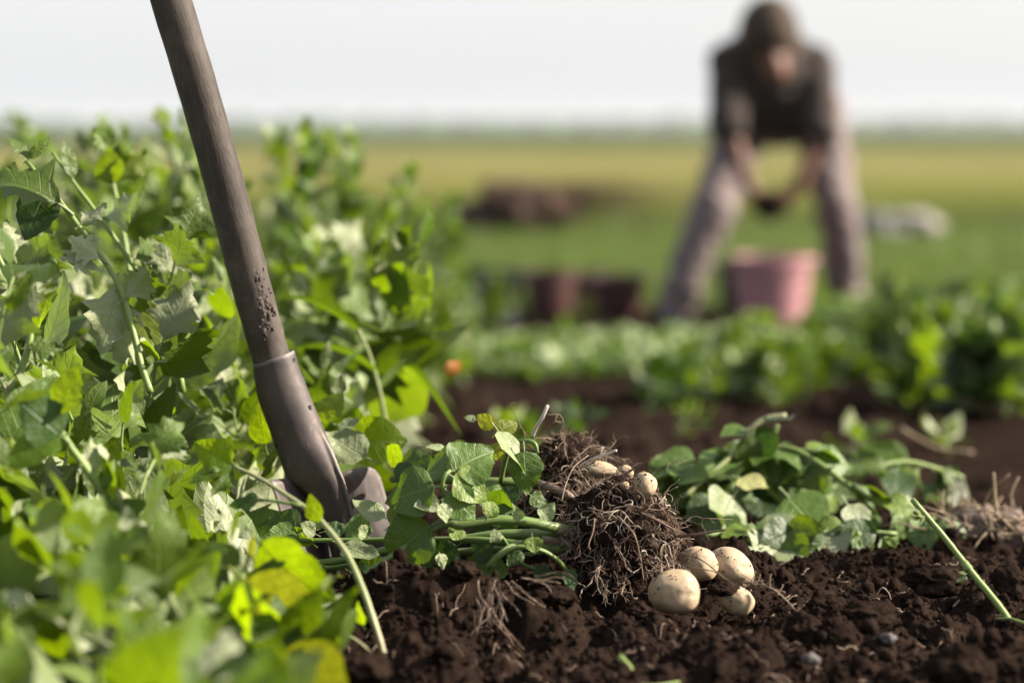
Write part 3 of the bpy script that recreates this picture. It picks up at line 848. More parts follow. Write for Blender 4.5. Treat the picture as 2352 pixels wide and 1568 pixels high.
for (v, a_) in ((842, -0.42), (950, -0.52), (1000, -2.6)):
    # nail hole: closed disc with raised rim, shade of the opening put into its colour
    cx_ = float(np.interp(v, [q[1] for q in rings], [q[0] for q in rings])); rx = float(np.interp(v, [q[1] for q in rings], [q[2] for q in rings])); ry = float(np.interp(v, [q[1] for q in rings], [q[3] for q in rings]))
    dx = rx * math.cos(a_) * mpp(YS)
    c = at(cx_, v, YS) + Vector((dx, ry * math.sin(a_) * mpp(YS), dx * 0.36)); nrm = Vector((math.cos(a_), math.sin(a_), 0.1)).normalized()
    hb = MB(); m = frame(c, nrm, Vector((-0.27, 0, 1)))
    ringsH = ((0.0021, -0.001), (0.0021, 0.0003), (0.0016, 0.0004), (0.0012, 0.0001), (0.0001, 0.0))
    VV = []
    for r_, h_ in ringsH:
        for k in range(12):
            a = 2 * math.pi * k / 12
            VV.append(c + m @ Vector((math.cos(a) * r_, h_, math.sin(a) * r_ * 1.3)))
    FF = [(i * 12 + k, i * 12 + (k + 1) % 12, (i + 1) * 12 + (k + 1) % 12, (i + 1) * 12 + k) for i in range(4) for k in range(12)]
    hb.add(VV, FF); hb.build('nail_hole', M_HOLE, socket)
# blade: sheet running from near left to far right, shoulders rolled back
cols0 = [(636, -0.034), (650, -0.027), (668, -0.019), (688, -0.011), (705, -0.005), (722, 0.004), (740, 0.012), (760, 0.016), (780, 0.018), (800, 0.019), (822, 0.021), (845, 0.026), (866, 0.034), (880, 0.041), (888, 0.046)]
cols = [(u_, float(np.interp(u_, [c[0] for c in cols0], [c[1] for c in cols0]))) for u_ in np.linspace(636, 888, 43)]
def top_v(u0):
    return float(np.interp(u0, [636, 650, 690, 730, 780, 800, 850, 870, 880, 885, 888], [1116, 1113, 1108, 1100, 1096, 1092, 1079, 1078, 1081, 1087, 1098]))
rowsN = 26; VB = []
nb = Vector((0.55, -0.83, 0.05)).normalized()       # facing side of the sheet
for j, (u0, dY) in enumerate(cols):
    tv = top_v(u0)
    ptop = at(u0 + (tv - 1150) * 0.30, tv, YS + dY)
    roll_r = 0.0042 * (1.0 if u0 < 720 else 0.45)
    colpts = []
    for q in range(6):                                # rolled tread
        a = math.pi * 1.05 * (1 - q / 6)
        colpts.append(ptop - nb * (roll_r - roll_r * math.cos(a)) + Vector((-0.25, 0, 0.97)) * (roll_r * math.sin(a)))
    for i in range(rowsN):
        t = i / (rowsN - 1); v_ = tv + (1560 - tv) * t
        uu = u0 + (v_ - 1150) * 0.30
        nar = 1 - 0.75 * max(0, t - 0.55) ** 1.6      # narrows to the buried point
        uu = 762 + (v_ - 1150) * 0.30 + (uu - 762 - (v_ - 1150) * 0.30) * nar
        colpts.append(at(uu, v_, YS + dY * nar + 0.02 * t))
    VB.append(colpts)
nr = len(VB[0]); V = [p for c in VB for p in c]
Fb = [(j * nr + i, j * nr + i + 1, (j + 1) * nr + i + 1, (j + 1) * nr + i) for j in range(len(cols) - 1) for i in range(nr - 1)]
mb = MB(); mb.add(V, Fb)
blade = mb.build('blade', M_STEEL, shovel)
md = blade.modifiers.new('thickness', 'SOLIDIFY'); md.thickness = 0.002; md.offset = 0

# ------------------------------------------------------------------ potatoes
def potato_mat():
    m, nt, out = newmat('potato_skin'); N = NT(nt)
    tc = N.n('ShaderNodeTexCoord').outputs['Object']
    a = N.noise(30.0, 4, 0.6, tc); b = N.noise(420.0, 3, 0.6, tc); c = N.noise(46.0, 8, 0.78, tc); d = N.noise(900.0, 2, 0.5, tc)
    col = N.ramp(a, [(0.3, (0.235, 0.165, 0.098)), (0.6, (0.31, 0.235, 0.148)), (0.8, (0.35, 0.275, 0.185))])
    fleck = N.math('MULTIPLY', N.math('GREATER_THAN', b, 0.67), 0.6)
    col = N.mix(fleck, col, (0.22, 0.13, 0.065))
    geo = N.n('ShaderNodeNewGeometry'); sp = N.n('ShaderNodeSeparateXYZ'); N.link(geo.outputs['Normal'], sp.inputs[0])
    dirt = N.math('ADD', c, N.math('MULTIPLY', d, 0.12))
    df = N.math('MULTIPLY', N.math('SUBTRACT', dirt, 0.585, clamp=True), 6.0, clamp=True)
    col = N.mix(N.math('MULTIPLY', df, 0.62), col, (0.060, 0.038, 0.028))
    p = N.n('ShaderNodeBsdfPrincipled'); N.link(col, p.inputs['Base Color'])
    N.link(N.math('ADD', 0.58, N.math('MULTIPLY', df, 0.4)), p.inputs['Roughness'])
    p.inputs['Specular IOR Level'].default_value = 0.4
    p.inputs['Subsurface Weight'].default_value = 0.12; p.inputs['Subsurface Scale'].default_value = 0.004
    p.inputs['Subsurface Radius'].default_value = (1.0, 0.5, 0.2)
    N.link(N.bump(N.math('ADD', N.math('MULTIPLY', df, 0.7), N.math('MULTIPLY', b, 0.12)), 0.5, 0.0012), p.inputs['Normal'])
    N.link(p.outputs[0], out.inputs[0])
    return m
M_SPUD = potato_mat()
M_STUCK = simple_mat('stuck_soil', (0.035, 0.022, 0.016), (0.085, 0.055, 0.038), 300, 0.95)
def potato(u, v, Y, rx, ry, rot, seed, label, eyes=5, rd=None):
    rd_ = random.Random(seed)
    vv, ff = ico(4)
    a = rx * mpp(Y); b = ry * mpp(Y); dep = (rd or (rx + ry) / 2) * mpp(Y)
    off = Vector((seed * 2.1, seed * 0.7, seed * 1.9)); ey = []
    for e in range(eyes):
        q = Vector((rd_.uniform(-1, 1), rd_.uniform(-1, 0.3), rd_.uniform(-1, 1))).normalized(); ey.append(q)
    out = []
    for p in vv:
        q = Vector(p)
        s = 1 + 0.15 * mnoise.noise(q * 0.9 + off) + 0.045 * mnoise.noise(q * 2.3 + off) + 0.012 * mnoise.noise(q * 5 + off)
        for e in ey:
            d = (q - e).length
            if d < 0.34: s -= 0.055 * math.exp(-(d / 0.11) ** 2) - 0.018 * math.exp(-((d - 0.2) / 0.08) ** 2)
        x, y, z = q.x * a * s, q.y * dep * s, q.z * b * s
        c_, s_ = math.cos(rot), math.sin(rot)
        out.append((x * c_ - z * s_, y, x * s_ + z * c_))
    me = tri_mesh('potato', np.array(out), ff); me.materials.append(M_SPUD)
    o = link('potato', me); o.location = at(u, v, Y)
    tag(o, label, 'potato', 'freshly dug potatoes')
    VV = []; FF = []; n0 = 0
    hot = Vector((-0.6, -0.5, 0.65)).normalized()
    for i in range(int(150 + 150 * rd_.random())):              # crumbs of soil sticking to the skin
        k = rd_.randrange(len(out)); q = Vector(out[k]); dq = q.normalized()
        if rd_.random() > 0.05 + 0.95 * max(0, dq.dot(hot)) ** 4: continue
        cv, cf = CR1[i % 8]; r = rd_.uniform(0.0002, 0.0008) if rd_.random() < 0.8 else rd_.uniform(.0008, .0014)
        VV.append(cv * r + np.array(q)); FF.append(cf + n0); n0 += len(cv)
    if VV:
        mc = tri_mesh('stuck_soil', np.vstack(VV), np.vstack(FF)); mc.materials.append(M_STUCK)
        oc = bpy.data.objects.new('stuck_soil', mc); COL.objects.link(oc); oc.parent = o; oc['kind'] = 'stuff'
    return o
potato(1550, 1361, 2.15, 60, 54, R(-6), 6, 'clean round cream potato lying foremost on the soil', 7)
potato(1604, 1296, 2.235, 47, 40, R(-18), 5, 'cream potato crossed by thin roots right beside the root ball')
potato(1678, 1304, 2.26, 60, 42, R(-32), 8, 'long cream potato with a dark spot, rearmost of the soil group')
potato(1688, 1377, 2.165, 44, 34, R(-20), 11, 'half buried potato capped with dark soil, right of the foremost potato')
potato(1482, 1113, 2.212, 27, 29, R(20), 14, 'small round yellow potato perched on top of the root ball')
potato(1376, 1078, 2.315, 42, 20, R(-8), 17, 'oblong potato lodged between the two root balls under white sprouts')
potato(1436, 1086, 2.30, 21, 18, R(0), 21, 'potato half hidden behind the small round one on the root ball', 3)
potato(1434, 1115, 2.225, 12, 10, R(0), 23, 'tiny pale potato nestled left of the small round one', 2)

# ------------------------------------------------------------------ uprooted potato plants
def px_tube(parent, name, mat, pts, r0, r1, n=20, sides=10, kind=None, label=None):
    """stem through picture points (u, v, Y); r in picture pixels"""
    P = spline([at(*p) for p in pts], n)
    ym = pts[0][2]
    rr = [mpp(ym) * (r0 + (r1 - r0) * i / (n - 1)) * (1 + 0.05 * math.sin(i * 2.3)) for i in range(n)]
    o = MB().tube(P, rr, sides).build(name, mat, parent)
    if kind: tag(o, kind=kind)
    if label: o['label'] = label
    return o
def px_leaf(parent, base, tip, key, wide=1.0, nrm=(0.1, -0.75, 0.65), grow=1.18, name='leaf'):
    b = at(*base); t = at(*tip); L0 = (t - b).length; b = b - (t - b) * 0.12
    if key == 'goose' and random.random() < 0.6: nrm = -Vector(nrm)
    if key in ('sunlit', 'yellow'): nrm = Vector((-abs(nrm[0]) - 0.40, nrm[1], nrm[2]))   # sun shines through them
    return put_leaf(parent, b, t - b, nrm, L0 * 1.0, key, wide, name)

def wander(p, d, L, steps, wob, grav, rnd):
    pts = [Vector(p)]; d = Vector(d).normalized()
    for i in range(steps):
        d = (d + Vector((rnd.uniform(-1, 1), rnd.uniform(-1, 1), rnd.uniform(-1, 1))) * wob + Vector((0, 0, -grav))).normalized()
        pts.append(pts[-1] + d * (L / steps))
    return pts
def root_ball(parent, c, rx, ry, rz, seed, nmain, nfine):
    rnd = random.Random(seed); off = Vector((seed * 1.7, 0.3, seed))
    vv, ff = ico(5)
    out = []
    for p in vv:
        q = Vector(p)
        s = 1 + 0.28 * mnoise.noise(q * 1.5 + off) + 0.16 * mnoise.noise(q * 3.7 + off)
        f1 = mnoise.voronoi(q * 4.5 + off)[0][0]; f2 = mnoise.voronoi(q * 11 + off)[0][0]
        s += 0.14 * (0.55 - f1) + 0.07 * (0.5 - f2) + 0.05 * mnoise.noise(q * 17 + off)
        out.append((q.x * rx * s, q.y * ry * s, q.z * rz * s))
    S = np.array(out)
    me = tri_mesh('root_ball_soil', S + np.array(c), ff); me.materials.append(M_SOIL)
    link('root_ball_soil', me, parent)
    surf = [Vector(s) + Vector(c) for s in out]; nn = [Vector((s[0] / rx ** 2, s[1] / ry ** 2, s[2] / rz ** 2)).normalized() for s in out]
    crown = Vector((c[0] - rx * 0.75, c[1], c[2] + rz * 0.1))
    for i in range(nmain):                                  # roots one can follow one by one
        k = rnd.randrange(len(surf))
        if nn[k].y > 0.35: continue
        p = surf[k]
        d = nn[k] * 0.35 + Vector((rnd.uniform(-0.7, 1.0), rnd.uniform(-.5, .3), rnd.uniform(-0.9, 0.6)))
        L = rnd.uniform(0.025, 0.075)
        P = wander(p - nn[k] * 0.002, d, L, 12, 0.6, 0.05, rnd)
        for q in range(len(P)):                             # stay on the surface
            e = P[q] - Vector(c); r = math.sqrt((e.x / rx) ** 2 + (e.y / ry) ** 2 + (e.z / rz) ** 2)
            tgt = rnd.uniform(1.02, 1.16)
            if r < tgt: P[q] = Vector(c) + e * (tgt / max(r, .2))
            P[q].z = max(P[q].z, 0.006)
        r0 = rnd.uniform(0.00030, 0.00085)
        mb = MB(); mb.tube(spline(P, 24), [r0 * (1.1 - 0.8 * t / 23) for t in range(24)], 5)
        for b in range(rnd.randint(2, 5)):                  # side branches
            q = rnd.randrange(3, 11)
            B = wander(P[q], nn[k] * .4 + Vector((rnd.uniform(-1, 1), rnd.uniform(-1, .3), rnd.uniform(-1, 0.6))), rnd.uniform(.008, .025), 6, 0.5, 0.1, rnd)
            mb.tube(spline(B, 10), [r0 * 0.55 * (1 - 0.07 * t) for t in range(10)], 4)
        mb.build('root', rnd.choice((M_ROOT, M_ROOT, M_ROOTP, M_ROOTD)), parent)
    mbs = [MB(), MB()]
    for i in range(nfine):
        k = rnd.randrange(len(surf))
        if nn[k].y > 0.5: continue
        d = nn[k] * rnd.uniform(0.2, 1.3) + Vector((rnd.uniform(-.5, .9), rnd.uniform(-.8, .3), rnd.uniform(-1.1, 0.4)))
        P = wander(surf[k] - nn[k] * 0.003, d, rnd.uniform(0.006, 0.026), 6, 0.55, 0.15, rnd)
        for q in P: q.z = max(q.z, 0.004)
        r0 = rnd.uniform(0.00018, 0.00040)
        mbs[0 if rnd.random() < 0.6 else 1].tube(P, [r0 * (1.1 - .1 * t) for t in range(7)], 3, cap=False)
    for q, m_ in zip(mbs, (M_ROOT, M_ROOTD)): tag(q.build('root_hairs', m_, parent), kind='stuff')

random.seed(33)
Yp = 2.235
plant = empty('potato_plant', at(1422, 1345, Yp), 'uprooted potato plant on its side, big soil and root ball with fleshy green stems', 'potato plant')
root_ball(plant, at(1418, 1222, Yp), 128 * mpp(Yp), 0.046, 106 * mpp(Yp), 4, 100, 1300)
# stems
px_tube(plant, 'stem', M_PSTEM, [(1330, 1222, 2.225), (1270, 1210, 2.20), (1205, 1197, 2.19), (1135, 1194, 2.185), (1060, 1205, 2.18), (1030, 1202, 2.18), (990, 1216, 2.18), (920, 1265, 2.175), (850, 1310, 2.17), (785, 1350, 2.17)], 13, 7, 40, 12)
px_tube(plant, 'stem', M_PSTEM, [(1320, 1225, 2.24), (1240, 1226, 2.225), (1150, 1228, 2.225), (1050, 1240, 2.23), (900, 1262, 2.24), (780, 1287, 2.245), (690, 1295, 2.25)], 14, 8, 30, 12)
px_tube(plant, 'stem', M_PSTEM, [(1330, 1240, 2.25), (1250, 1250, 2.24), (1150, 1262, 2.24), (1000, 1272, 2.25), (860, 1290, 2.26), (700, 1312, 2.27)], 13, 8, 30, 12)
px_tube(plant, 'stem', M_PSTEM, [(1290, 1262, 2.22), (1200, 1250, 2.21), (1100, 1240, 2.215), (960, 1239, 2.23), (840, 1240, 2.245), (620, 1241, 2.25)], 11, 5, 30, 10)
px_tube(plant, 'stem', M_LOWSTEM, [(1345, 1226, 2.235), (1310, 1220, 2.215), (1275, 1213, 2.201)], 12, 13.3, 8, 12, label='brownish purple stem base where it enters the soil')
px_tube(plant, 'stem', M_LOWSTEM, [(1345, 1262, 2.245), (1300, 1250, 2.225), (1245, 1240, 2.215)], 9, 11, 8, 10)
px_tube(plant, 'stem', M_PSTEM, [(1122, 1302, 2.17), (1150, 1275, 2.165), (1180, 1258, 2.165), (1210, 1256, 2.165), (1250, 1266, 2.17), (1285, 1290, 2.18), (1305, 1320, 2.19), (1312, 1345, 2.20)], 6.5, 5, 26, 9)
px_tube(plant, 'stem', M_PSTEM, [(1118, 1305, 2.18), (1140, 1280, 2.18), (1165, 1258, 2.185), (1200, 1245, 2.20)], 7, 6, 14, 9)
px_tube(plant, 'stem', M_PSTEM, [(1150, 1230, 2.20), (1180, 1270, 2.21), (1210, 1300, 2.215), (1290, 1322, 2.22)], 5, 4, 16, 8)
# arching leaf stalk
px_tube(plant, 'leaf_stalk', M_PSTEM, [(1090, 1196, 2.19), (1055, 1180, 2.18), (1025, 1150, 2.175), (1016, 1115, 2.17), (1022, 1092, 2.17), (1034, 1080, 2.175)], 6.5, 4.5, 24, 9)
LP = [  # base, tip, key, width, normal
 ((1012, 1117, 2.17), (880, 1136, 2.17), 'potato', 1.25, (-0.1, -0.8, 0.55)),
 ((1030, 1088, 2.18), (1132, 1026, 2.20), 'potato', 1.3, (-0.1, -0.85, 0.4)),
 ((1030, 1088, 2.185), (958, 1068, 2.21), 'potato', 1.4, (0.1, -0.8, 0.5)),
 ((1032, 1090, 2.175), (1122, 1138, 2.18), 'potato', 1.2, (0.1, -0.75, 0.6)),
 ((1022, 1122, 2.17), (1088, 1186, 2.17), 'potato', 1.25, (0.2, -0.9, 0.2)),
 ((1014, 1148, 2.165), (957, 1166, 2.165), 'pale', 1.2, (0.1, -0.8, 0.6)),
 ((1016, 1150, 2.165), (1024, 1197, 2.16), 'pale', 1.1, (0.4, -0.9, 0.2)),
 ((893, 1192, 2.20), (812, 1165, 2.21), 'pale', 0.8, (0.1, -0.6, 0.8)),
 ((890, 1212, 2.20), (952, 1158, 2.20), 'pale', 1.0, (0.3, -0.8, 0.4)),
 ((703, 1227, 2.27), (596, 1208, 2.28), 'dark', 1.3, (0.0, -0.85, 0.5)),
 ((790, 1204, 2.26), (848, 1219, 2.25), 'round', 1.2, (0.0, -0.8, 0.5)),
 ((740, 1222, 2.255), (798, 1206, 2.26), 'dark', 1.0, (0.0, -0.8, 0.6)),
 ((730, 1229, 2.245), (678, 1204, 2.24), 'pale', 0.9, (0.1, -0.7, 0.6)),
 ((846, 1232, 2.215), (810, 1210, 2.21), 'pale', 1.1, (0.2, -0.8, 0.5)),
 ((1000, 1200, 2.175), (884, 1275, 2.165), 'potato', 1.25, (-0.1, -0.9, 0.35)),
 ((775, 1248, 2.22), (870, 1295, 2.20), 'pale', 0.75, (0.2, -0.7, 0.7)),
 ((925, 1278, 2.165), (928, 1312, 2.16), 'round', 1.1, (0.1, -1, 0.1)),
 ((1008, 1266, 2.17), (1020, 1306, 2.165), 'pale', 1.0, (0.5, -0.9, 0.2)),
 ((935, 1342, 2.16), (858, 1318, 2.165), 'dark', 1.3, (0.0, -0.9, 0.4)),
 ((930, 1343, 2.155), (932, 1300, 2.155), 'yellow', 0.7, (0.3, -0.9, 0.2)),
 ((700, 1345, 2.19), (742, 1300, 2.2), 'dark', 1.2, (0.1, -0.9, 0.3)),
 ((1130, 1285, 2.19), (1085, 1250, 2.2), 'dark', 1.2, (0.0, -0.9, 0.3)),
 ((1222, 1228, 2.16), (1228, 1266, 2.155), 'round', 1.25, (0.1, -1.0, 0.1)),
 ((1150, 1218, 2.17), (1128, 1242, 2.165), 'pale', 1.2, (0.2, -0.9, 0.4)),
 ((1174, 1184, 2.17), (1208, 1186, 2.165), 'pale', 1.2, (-0.2, -0.8, 0.5)),
 ((1118, 1192, 2.18), (1140, 1144, 2.185), 'potato', 1.0, (0.4, -0.8, 0.3)),
 ((1240, 1196, 2.18), (1270, 1160, 2.19), 'pale', 1.1, (0.0, -0.9, 0.4)),
 ((1300, 1300, 2.185), (1318, 1352, 2.18), 'dark', 0.9, (0.2, -0.9, 0.2)),
 ((1060, 1205, 2.18), (1038, 1238, 2.17), 'round', 1.1, (0.0, -0.9, 0.3)),
 ((1200, 1260, 2.18), (1168, 1296, 2.175), 'dark', 1.1, (0.1, -0.9, 0.3)),
 ((960, 1255, 2.19), (990, 1300, 2.18), 'dark', 1.2, (0.1, -0.9, 0.3)),
 ((800, 1310, 2.19), (860, 1345, 2.18), 'dark', 1.2, (0.1, -0.9, 0.3)),
 ((1055, 1250, 2.2), (1000, 1290, 2.2), 'dark', 1.2, (-0.1, -0.9, 0.3)),
 ((1225, 1300, 2.2), (1270, 1335, 2.2), 'dark', 1.0, (0.1, -0.9, 0.3)),
]
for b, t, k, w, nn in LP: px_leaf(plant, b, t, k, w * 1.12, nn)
rf = random.Random(63)
for i in range(34):
    u = rf.uniform(690, 1215); v = rf.uniform(1105, 1320); Y = 2.30 - 0.0004 * (v - 1105) + rf.uniform(-.01, .02)
    a = rf.uniform(0, 6.28); L = rf.uniform(60, 105)
    if u < 1000 and v < 1222: continue
    px_leaf(plant, (u, v, Y), (u + math.cos(a) * L, v + math.sin(a) * L * 0.6, Y - rf.uniform(-.01, .02)), rf.choice(['potato', 'potato', 'dark', 'pale', 'round', 'sunlit']), rf.uniform(1.0, 1.35), (rf.uniform(-.2, .5), -0.75, rf.uniform(.2, .7)))
# long single roots of the front plant
for pts, r0, r1, m_ in (
    ([(1540, 1232, 2.22), (1590, 1228, 2.19), (1630, 1222, 2.18), (1668, 1216, 2.175)], 4, 1.6, M_ROOTD),
    ([(1440, 1085, 2.23), (1470, 1070, 2.22), (1496, 1050, 2.215)], 2.4, 1.0, M_ROOTD),
    ([(1472, 1178, 2.19), (1510, 1195, 2.185), (1548, 1216, 2.19)], 4.5, 3, M_ROOTD),
    ([(1290, 1150, 2.2), (1300, 1110, 2.21), (1320, 1070, 2.22), (1352, 1045, 2.24)], 1.8, 0.9, M_ROOT),
    ([(1366, 1190, 2.18), (1362, 1220, 2.175), (1352, 1250, 2.17), (1356, 1262, 2.17)], 2.4, 1.2, M_ROOT),
    ([(1420, 1185, 2.18), (1455, 1225, 2.175), (1470, 1275, 2.17), (1478, 1330, 2.165)], 2.2, 1.0, M_ROOT),
    ([(1350, 1165, 2.19), (1400, 1180, 2.18), (1440, 1205, 2.18), (1468, 1208, 2.18)], 2.0, 1.0, M_ROOT),
    ([(1560, 1268, 2.18), (1610, 1285, 2.165), (1650, 1315, 2.15), (1690, 1345, 2.14)], 2.2, 1.0, M_ROOTD),
    ([(1540, 1280, 2.18), (1580, 1300, 2.165), (1640, 1312, 2.15), (1665, 1330, 2.145)], 2.0, 1.0, M_ROOTD)):
    px_tube(plant, 'root', m_, pts, r0, r1, 18, 6)

# back plant
Yb = 2.40
plant2 = empty('potato_plant', at(1304, 1130, Yb), 'second uprooted potato plant behind, smaller root ball with white sprouts', 'potato plant')
root_ball(plant2, at(1312, 1062, Yb), 78 * mpp(Yb), 0.036, 62 * mpp(Yb), 9, 46, 900)
px_tube(plant2, 'sprout', M_SPROUT, [(1222, 1003, 2.37), (1232, 980, 2.365), (1246, 958, 2.36), (1258, 930, 2.36)], 4.5, 4.0, 14, 8)
px_tube(plant2, 'sprout', M_SPROUT, [(1340, 1066, 2.33), (1365, 1052, 2.32), (1395, 1042, 2.31), (1416, 1034, 2.305)], 3.5, 3.0, 14, 8)
px_tube(plant2, 'stem', M_PSTEM, [(1240, 1112, 2.36), (1190, 1107, 2.35), (1120, 1106, 2.35), (1020, 1100, 2.37), (900, 1100, 2.40)], 12, 9, 20, 10)
px_tube(plant2, 'stem', M_LOWSTEM, [(1330, 1150, 2.33), (1285, 1128, 2.33), (1240, 1112, 2.355)], 9, 11, 12, 10)
px_tube(plant2, 'leaf_stalk', M_PSTEM, [(1150, 1108, 2.34), (1160, 1060, 2.33), (1176, 1022, 2.32), (1205, 1012, 2.315), (1228, 1018, 2.31), (1234, 1040, 2.31)], 6, 4.5, 20, 8)
for b, t, k, w, nn in [
 ((1140, 985, 2.32), (1094, 953, 2.325), 'yellow', 1.1, (0.2, -0.7, 0.4)),
 ((1096, 965, 2.33), (1068, 956, 2.33), 'pale', 1.0, (0.0, -0.6, 0.7)),
 ((1136, 1000, 2.32), (1184, 962, 2.33), 'yellow', 1.3, (0.1, -0.8, 0.3)),
 ((1136, 980, 2.31), (1206, 1068, 2.29), 'pale', 0.8, (0.5, -0.6, 0.5)),
 ((1203, 1024, 2.30), (1212, 1128, 2.29), 'potato', 1.15, (0.1, -1.0, 0.15)),
 ((1132, 1060, 2.33), (1160, 1012, 2.33), 'yellow', 1.4, (0.0, -0.9, 0.3)),
 ((1090, 1050, 2.33), (1000, 1040, 2.34), 'potato', 1.2, (0.0, -0.8, 0.5)),
 ((970, 1024, 2.37), (1046, 1033, 2.36), 'pale', 0.7, (0.1, -0.4, 0.9)),
 ((1046, 1090, 2.36), (1100, 1055, 2.36), 'dark', 1.3, (0.1, -0.9, 0.3)),
 ((790, 1005, 2.42), (922, 1022, 2.41), 'sunlit', 1.45, (0.2, -0.85, -0.1)),
 ((850, 1055, 2.40), (756, 1008, 2.42), 'pale', 1.2, (0.0, -0.8, 0.5)),
 ((930, 1060, 2.39), (880, 1030, 2.41), 'sunlit', 1.2, (0.2, -0.9, 0.0)),
 ((735, 980, 2.46), (775, 898, 2.47), 'sunlit', 1.4, (0.25, -0.9, 0.1)),
 ((775, 910, 2.50), (778, 862, 2.5), 'pale', 1.2, (0.4, -0.6, 0.4)),
 ((772, 975, 2.45), (830, 985, 2.44), 'pale', 1.3, (0.2, -0.6, 0.7)),
 ((612, 1032, 2.42), (588, 928, 2.43), 'sunlit', 1.2, (0.2, -0.9, 0.1)),
 ((900, 1098, 2.36), (960, 1070, 2.36), 'dark', 1.2, (0.0, -0.8, 0.5)),
 ((1200, 1150, 2.31), (1150, 1120, 2.32), 'dark', 1.2, (0.0, -0.8, 0.5)),
 ((910, 1080, 2.38), (990, 1060, 2.37), 'round', 1.2, (0.0, -0.7, 0.6)),
 ]: px_leaf(plant2, b, t, k, w, nn)
# loose roots in the heap between the two
for i in range(14):
    rn = random.Random(i + 400)
    P = wander(at(rn.uniform(1210, 1340), rn.uniform(1090, 1170), 2.33), (rn.uniform(-1, 1), -0.2, rn.uniform(-.8, .4)), rn.uniform(.02, .05), 8, 0.45, 0.08, rn)
    MB().tube(spline(P, 14), [0.0007 * (1.1 - .05 * t) for t in range(14)], 5).build('root', M_ROOT if i % 3 else M_ROOTD, plant2)

# ------------------------------------------------------------------ hand-placed leaves and stalks in front of the shovel
random.seed(51)
w1 = empty('weed_plant', at(890, 1555, 1.955), 'thin bent weed stalk arching up from the soil in front of the shovel blade', 'weed')
px_tube(w1, 'stem', M_PALESTEM, [(891, 1560, 1.95), (880, 1500, 1.955), (858, 1425, 1.965), (830, 1345, 1.98), (795, 1270, 2.0), (745, 1205, 2.02), (700, 1165, 2.04), (640, 1125, 2.06), (590, 1095, 2.075), (535, 1070, 2.09)], 9, 5, 40, 9)
px_tube(w1, 'leaf_stalk', M_PALESTEM, [(880, 1528, 1.95), (845, 1492, 1.955), (800, 1460, 1.96), (722, 1438, 1.97)], 4.5, 4, 16, 7)
px_tube(w1, 'leaf_stalk', M_STEM, [(690, 1160, 2.04), (640, 1152, 2.05), (600, 1148, 2.06), (570, 1155, 2.07)], 4, 3.5, 14, 7)
px_leaf(w1, (735, 1205, 2.02), (706, 1142, 2.02), 'sunlit', 1.15, (0.2, -0.9, 0.2))
px_leaf(w1, (600, 1148, 2.05), (528, 1153, 2.06), 'dark', 0.9, (0.0, -0.6, 0.8))
px_leaf(w1, (540, 1068, 2.09), (455, 1020, 2.08), 'sunlit', 1.35, (-0.1, -0.85, 0.4))
px_leaf(w1, (540, 1070, 2.09), (440, 1090, 2.07), 'sunlit', 1.0, (0.0, -0.6, 0.8))
px_leaf(w1, (540, 1066, 2.09), (562, 1022, 2.10), 'yellow', 0.8, (0.3, -0.9, 0.3))
px_leaf(w1, (540, 1072, 2.09), (490, 1130, 2.07), 'goose', 1.1, (0.1, -0.8, 0.5))
px_leaf(w1, (836, 1440, 1.96), (818, 1388, 1.955), 'sunlit', 0.9, (0.3, -0.9, 0.2))

w2 = empty('weed_plant', at(560, 1560, 1.85), 'broad-leaved weed with sunlit yellow-green leaves at the soil edge, bottom left', 'weed')
px_tube(w2, 'stem', M_STEM, [(520, 1620, 1.84), (535, 1500, 1.86), (545, 1380, 1.90), (570, 1280, 1.93), (582, 1225, 1.94)], 8, 5, 20, 8)
for b, t, k, w, nn in [
 ((583, 1228, 1.94), (727, 1395, 1.92), 'sunlit', 1.15, (0.55, -0.75, 0.25)),
 ((545, 1318, 1.90), (722, 1462, 1.88), 'yellow', 1.2, (0.45, -0.8, 0.3)),
 ((545, 1400, 1.83), (672, 1600, 1.80), 'ovate', 1.35, (-0.15, -0.85, 0.55)),
 ((640, 1470, 1.80), (775, 1640, 1.78), 'yellow', 1.5, (0.3, -0.9, 0.3)),
 ((582, 1225, 1.93), (575, 1290, 1.92), 'yellow', 0.8, (0.4, -0.9, 0.1)),
 ((545, 1395, 1.86), (440, 1470, 1.84), 'ovate', 1.2, (0.0, -0.8, 0.6)),
 ((560, 1300, 1.92), (470, 1250, 1.93), 'sunlit', 1.0, (0.0, -0.7, 0.7)),
 ((720, 1398, 1.90), (772, 1408, 1.90), 'lance', 0.6, (0.0, -0.7, 0.7)),
 ]: px_leaf(w2, b, t, k, w, nn)

w3 = empty('weed_plant', at(300, 1330, 2.02), 'thick-stemmed green weed leaning up to the left, left of the thin bent stalk', 'weed')
px_tube(w3, 'stem', M_STEM, [(300, 1250, 2.02), (265, 1180, 2.01), (215, 1100, 2.0), (150, 1010, 1.99), (120, 950, 1.98)], 12, 8, 20, 10)
for b, t, k, w, nn in [
 ((150, 1010, 1.98), (60, 930, 1.96), 'dark', 1.4, (0.0, -0.8, 0.5)), ((130, 960, 1.98), (170, 850, 1.98), 'sunlit', 1.3, (0.3, -0.9, 0.1)),
 ((150, 1000, 1.98), (20, 1040, 1.95), 'sunlit', 1.3, (0.2, -0.8, 0.5)), ((215, 1100, 2.0), (210, 1010, 2.0), 'goose', 0.9, (0.3, -0.7, 0.5)),
 ((230, 1140, 2.0), (262, 1060, 2.0), 'lance', 0.9, (0.3, -0.7, 0.5)), ((100, 1130, 1.9), (120, 1270, 1.88), 'sunlit', 1.4, (0.3, -0.9, 0.2)),
 ((250, 1200, 2.0), (330, 1150, 2.0), 'ovate', 1.1, (0.1, -0.7, 0.7))]: px_leaf(w3, b, t, k, w, nn)

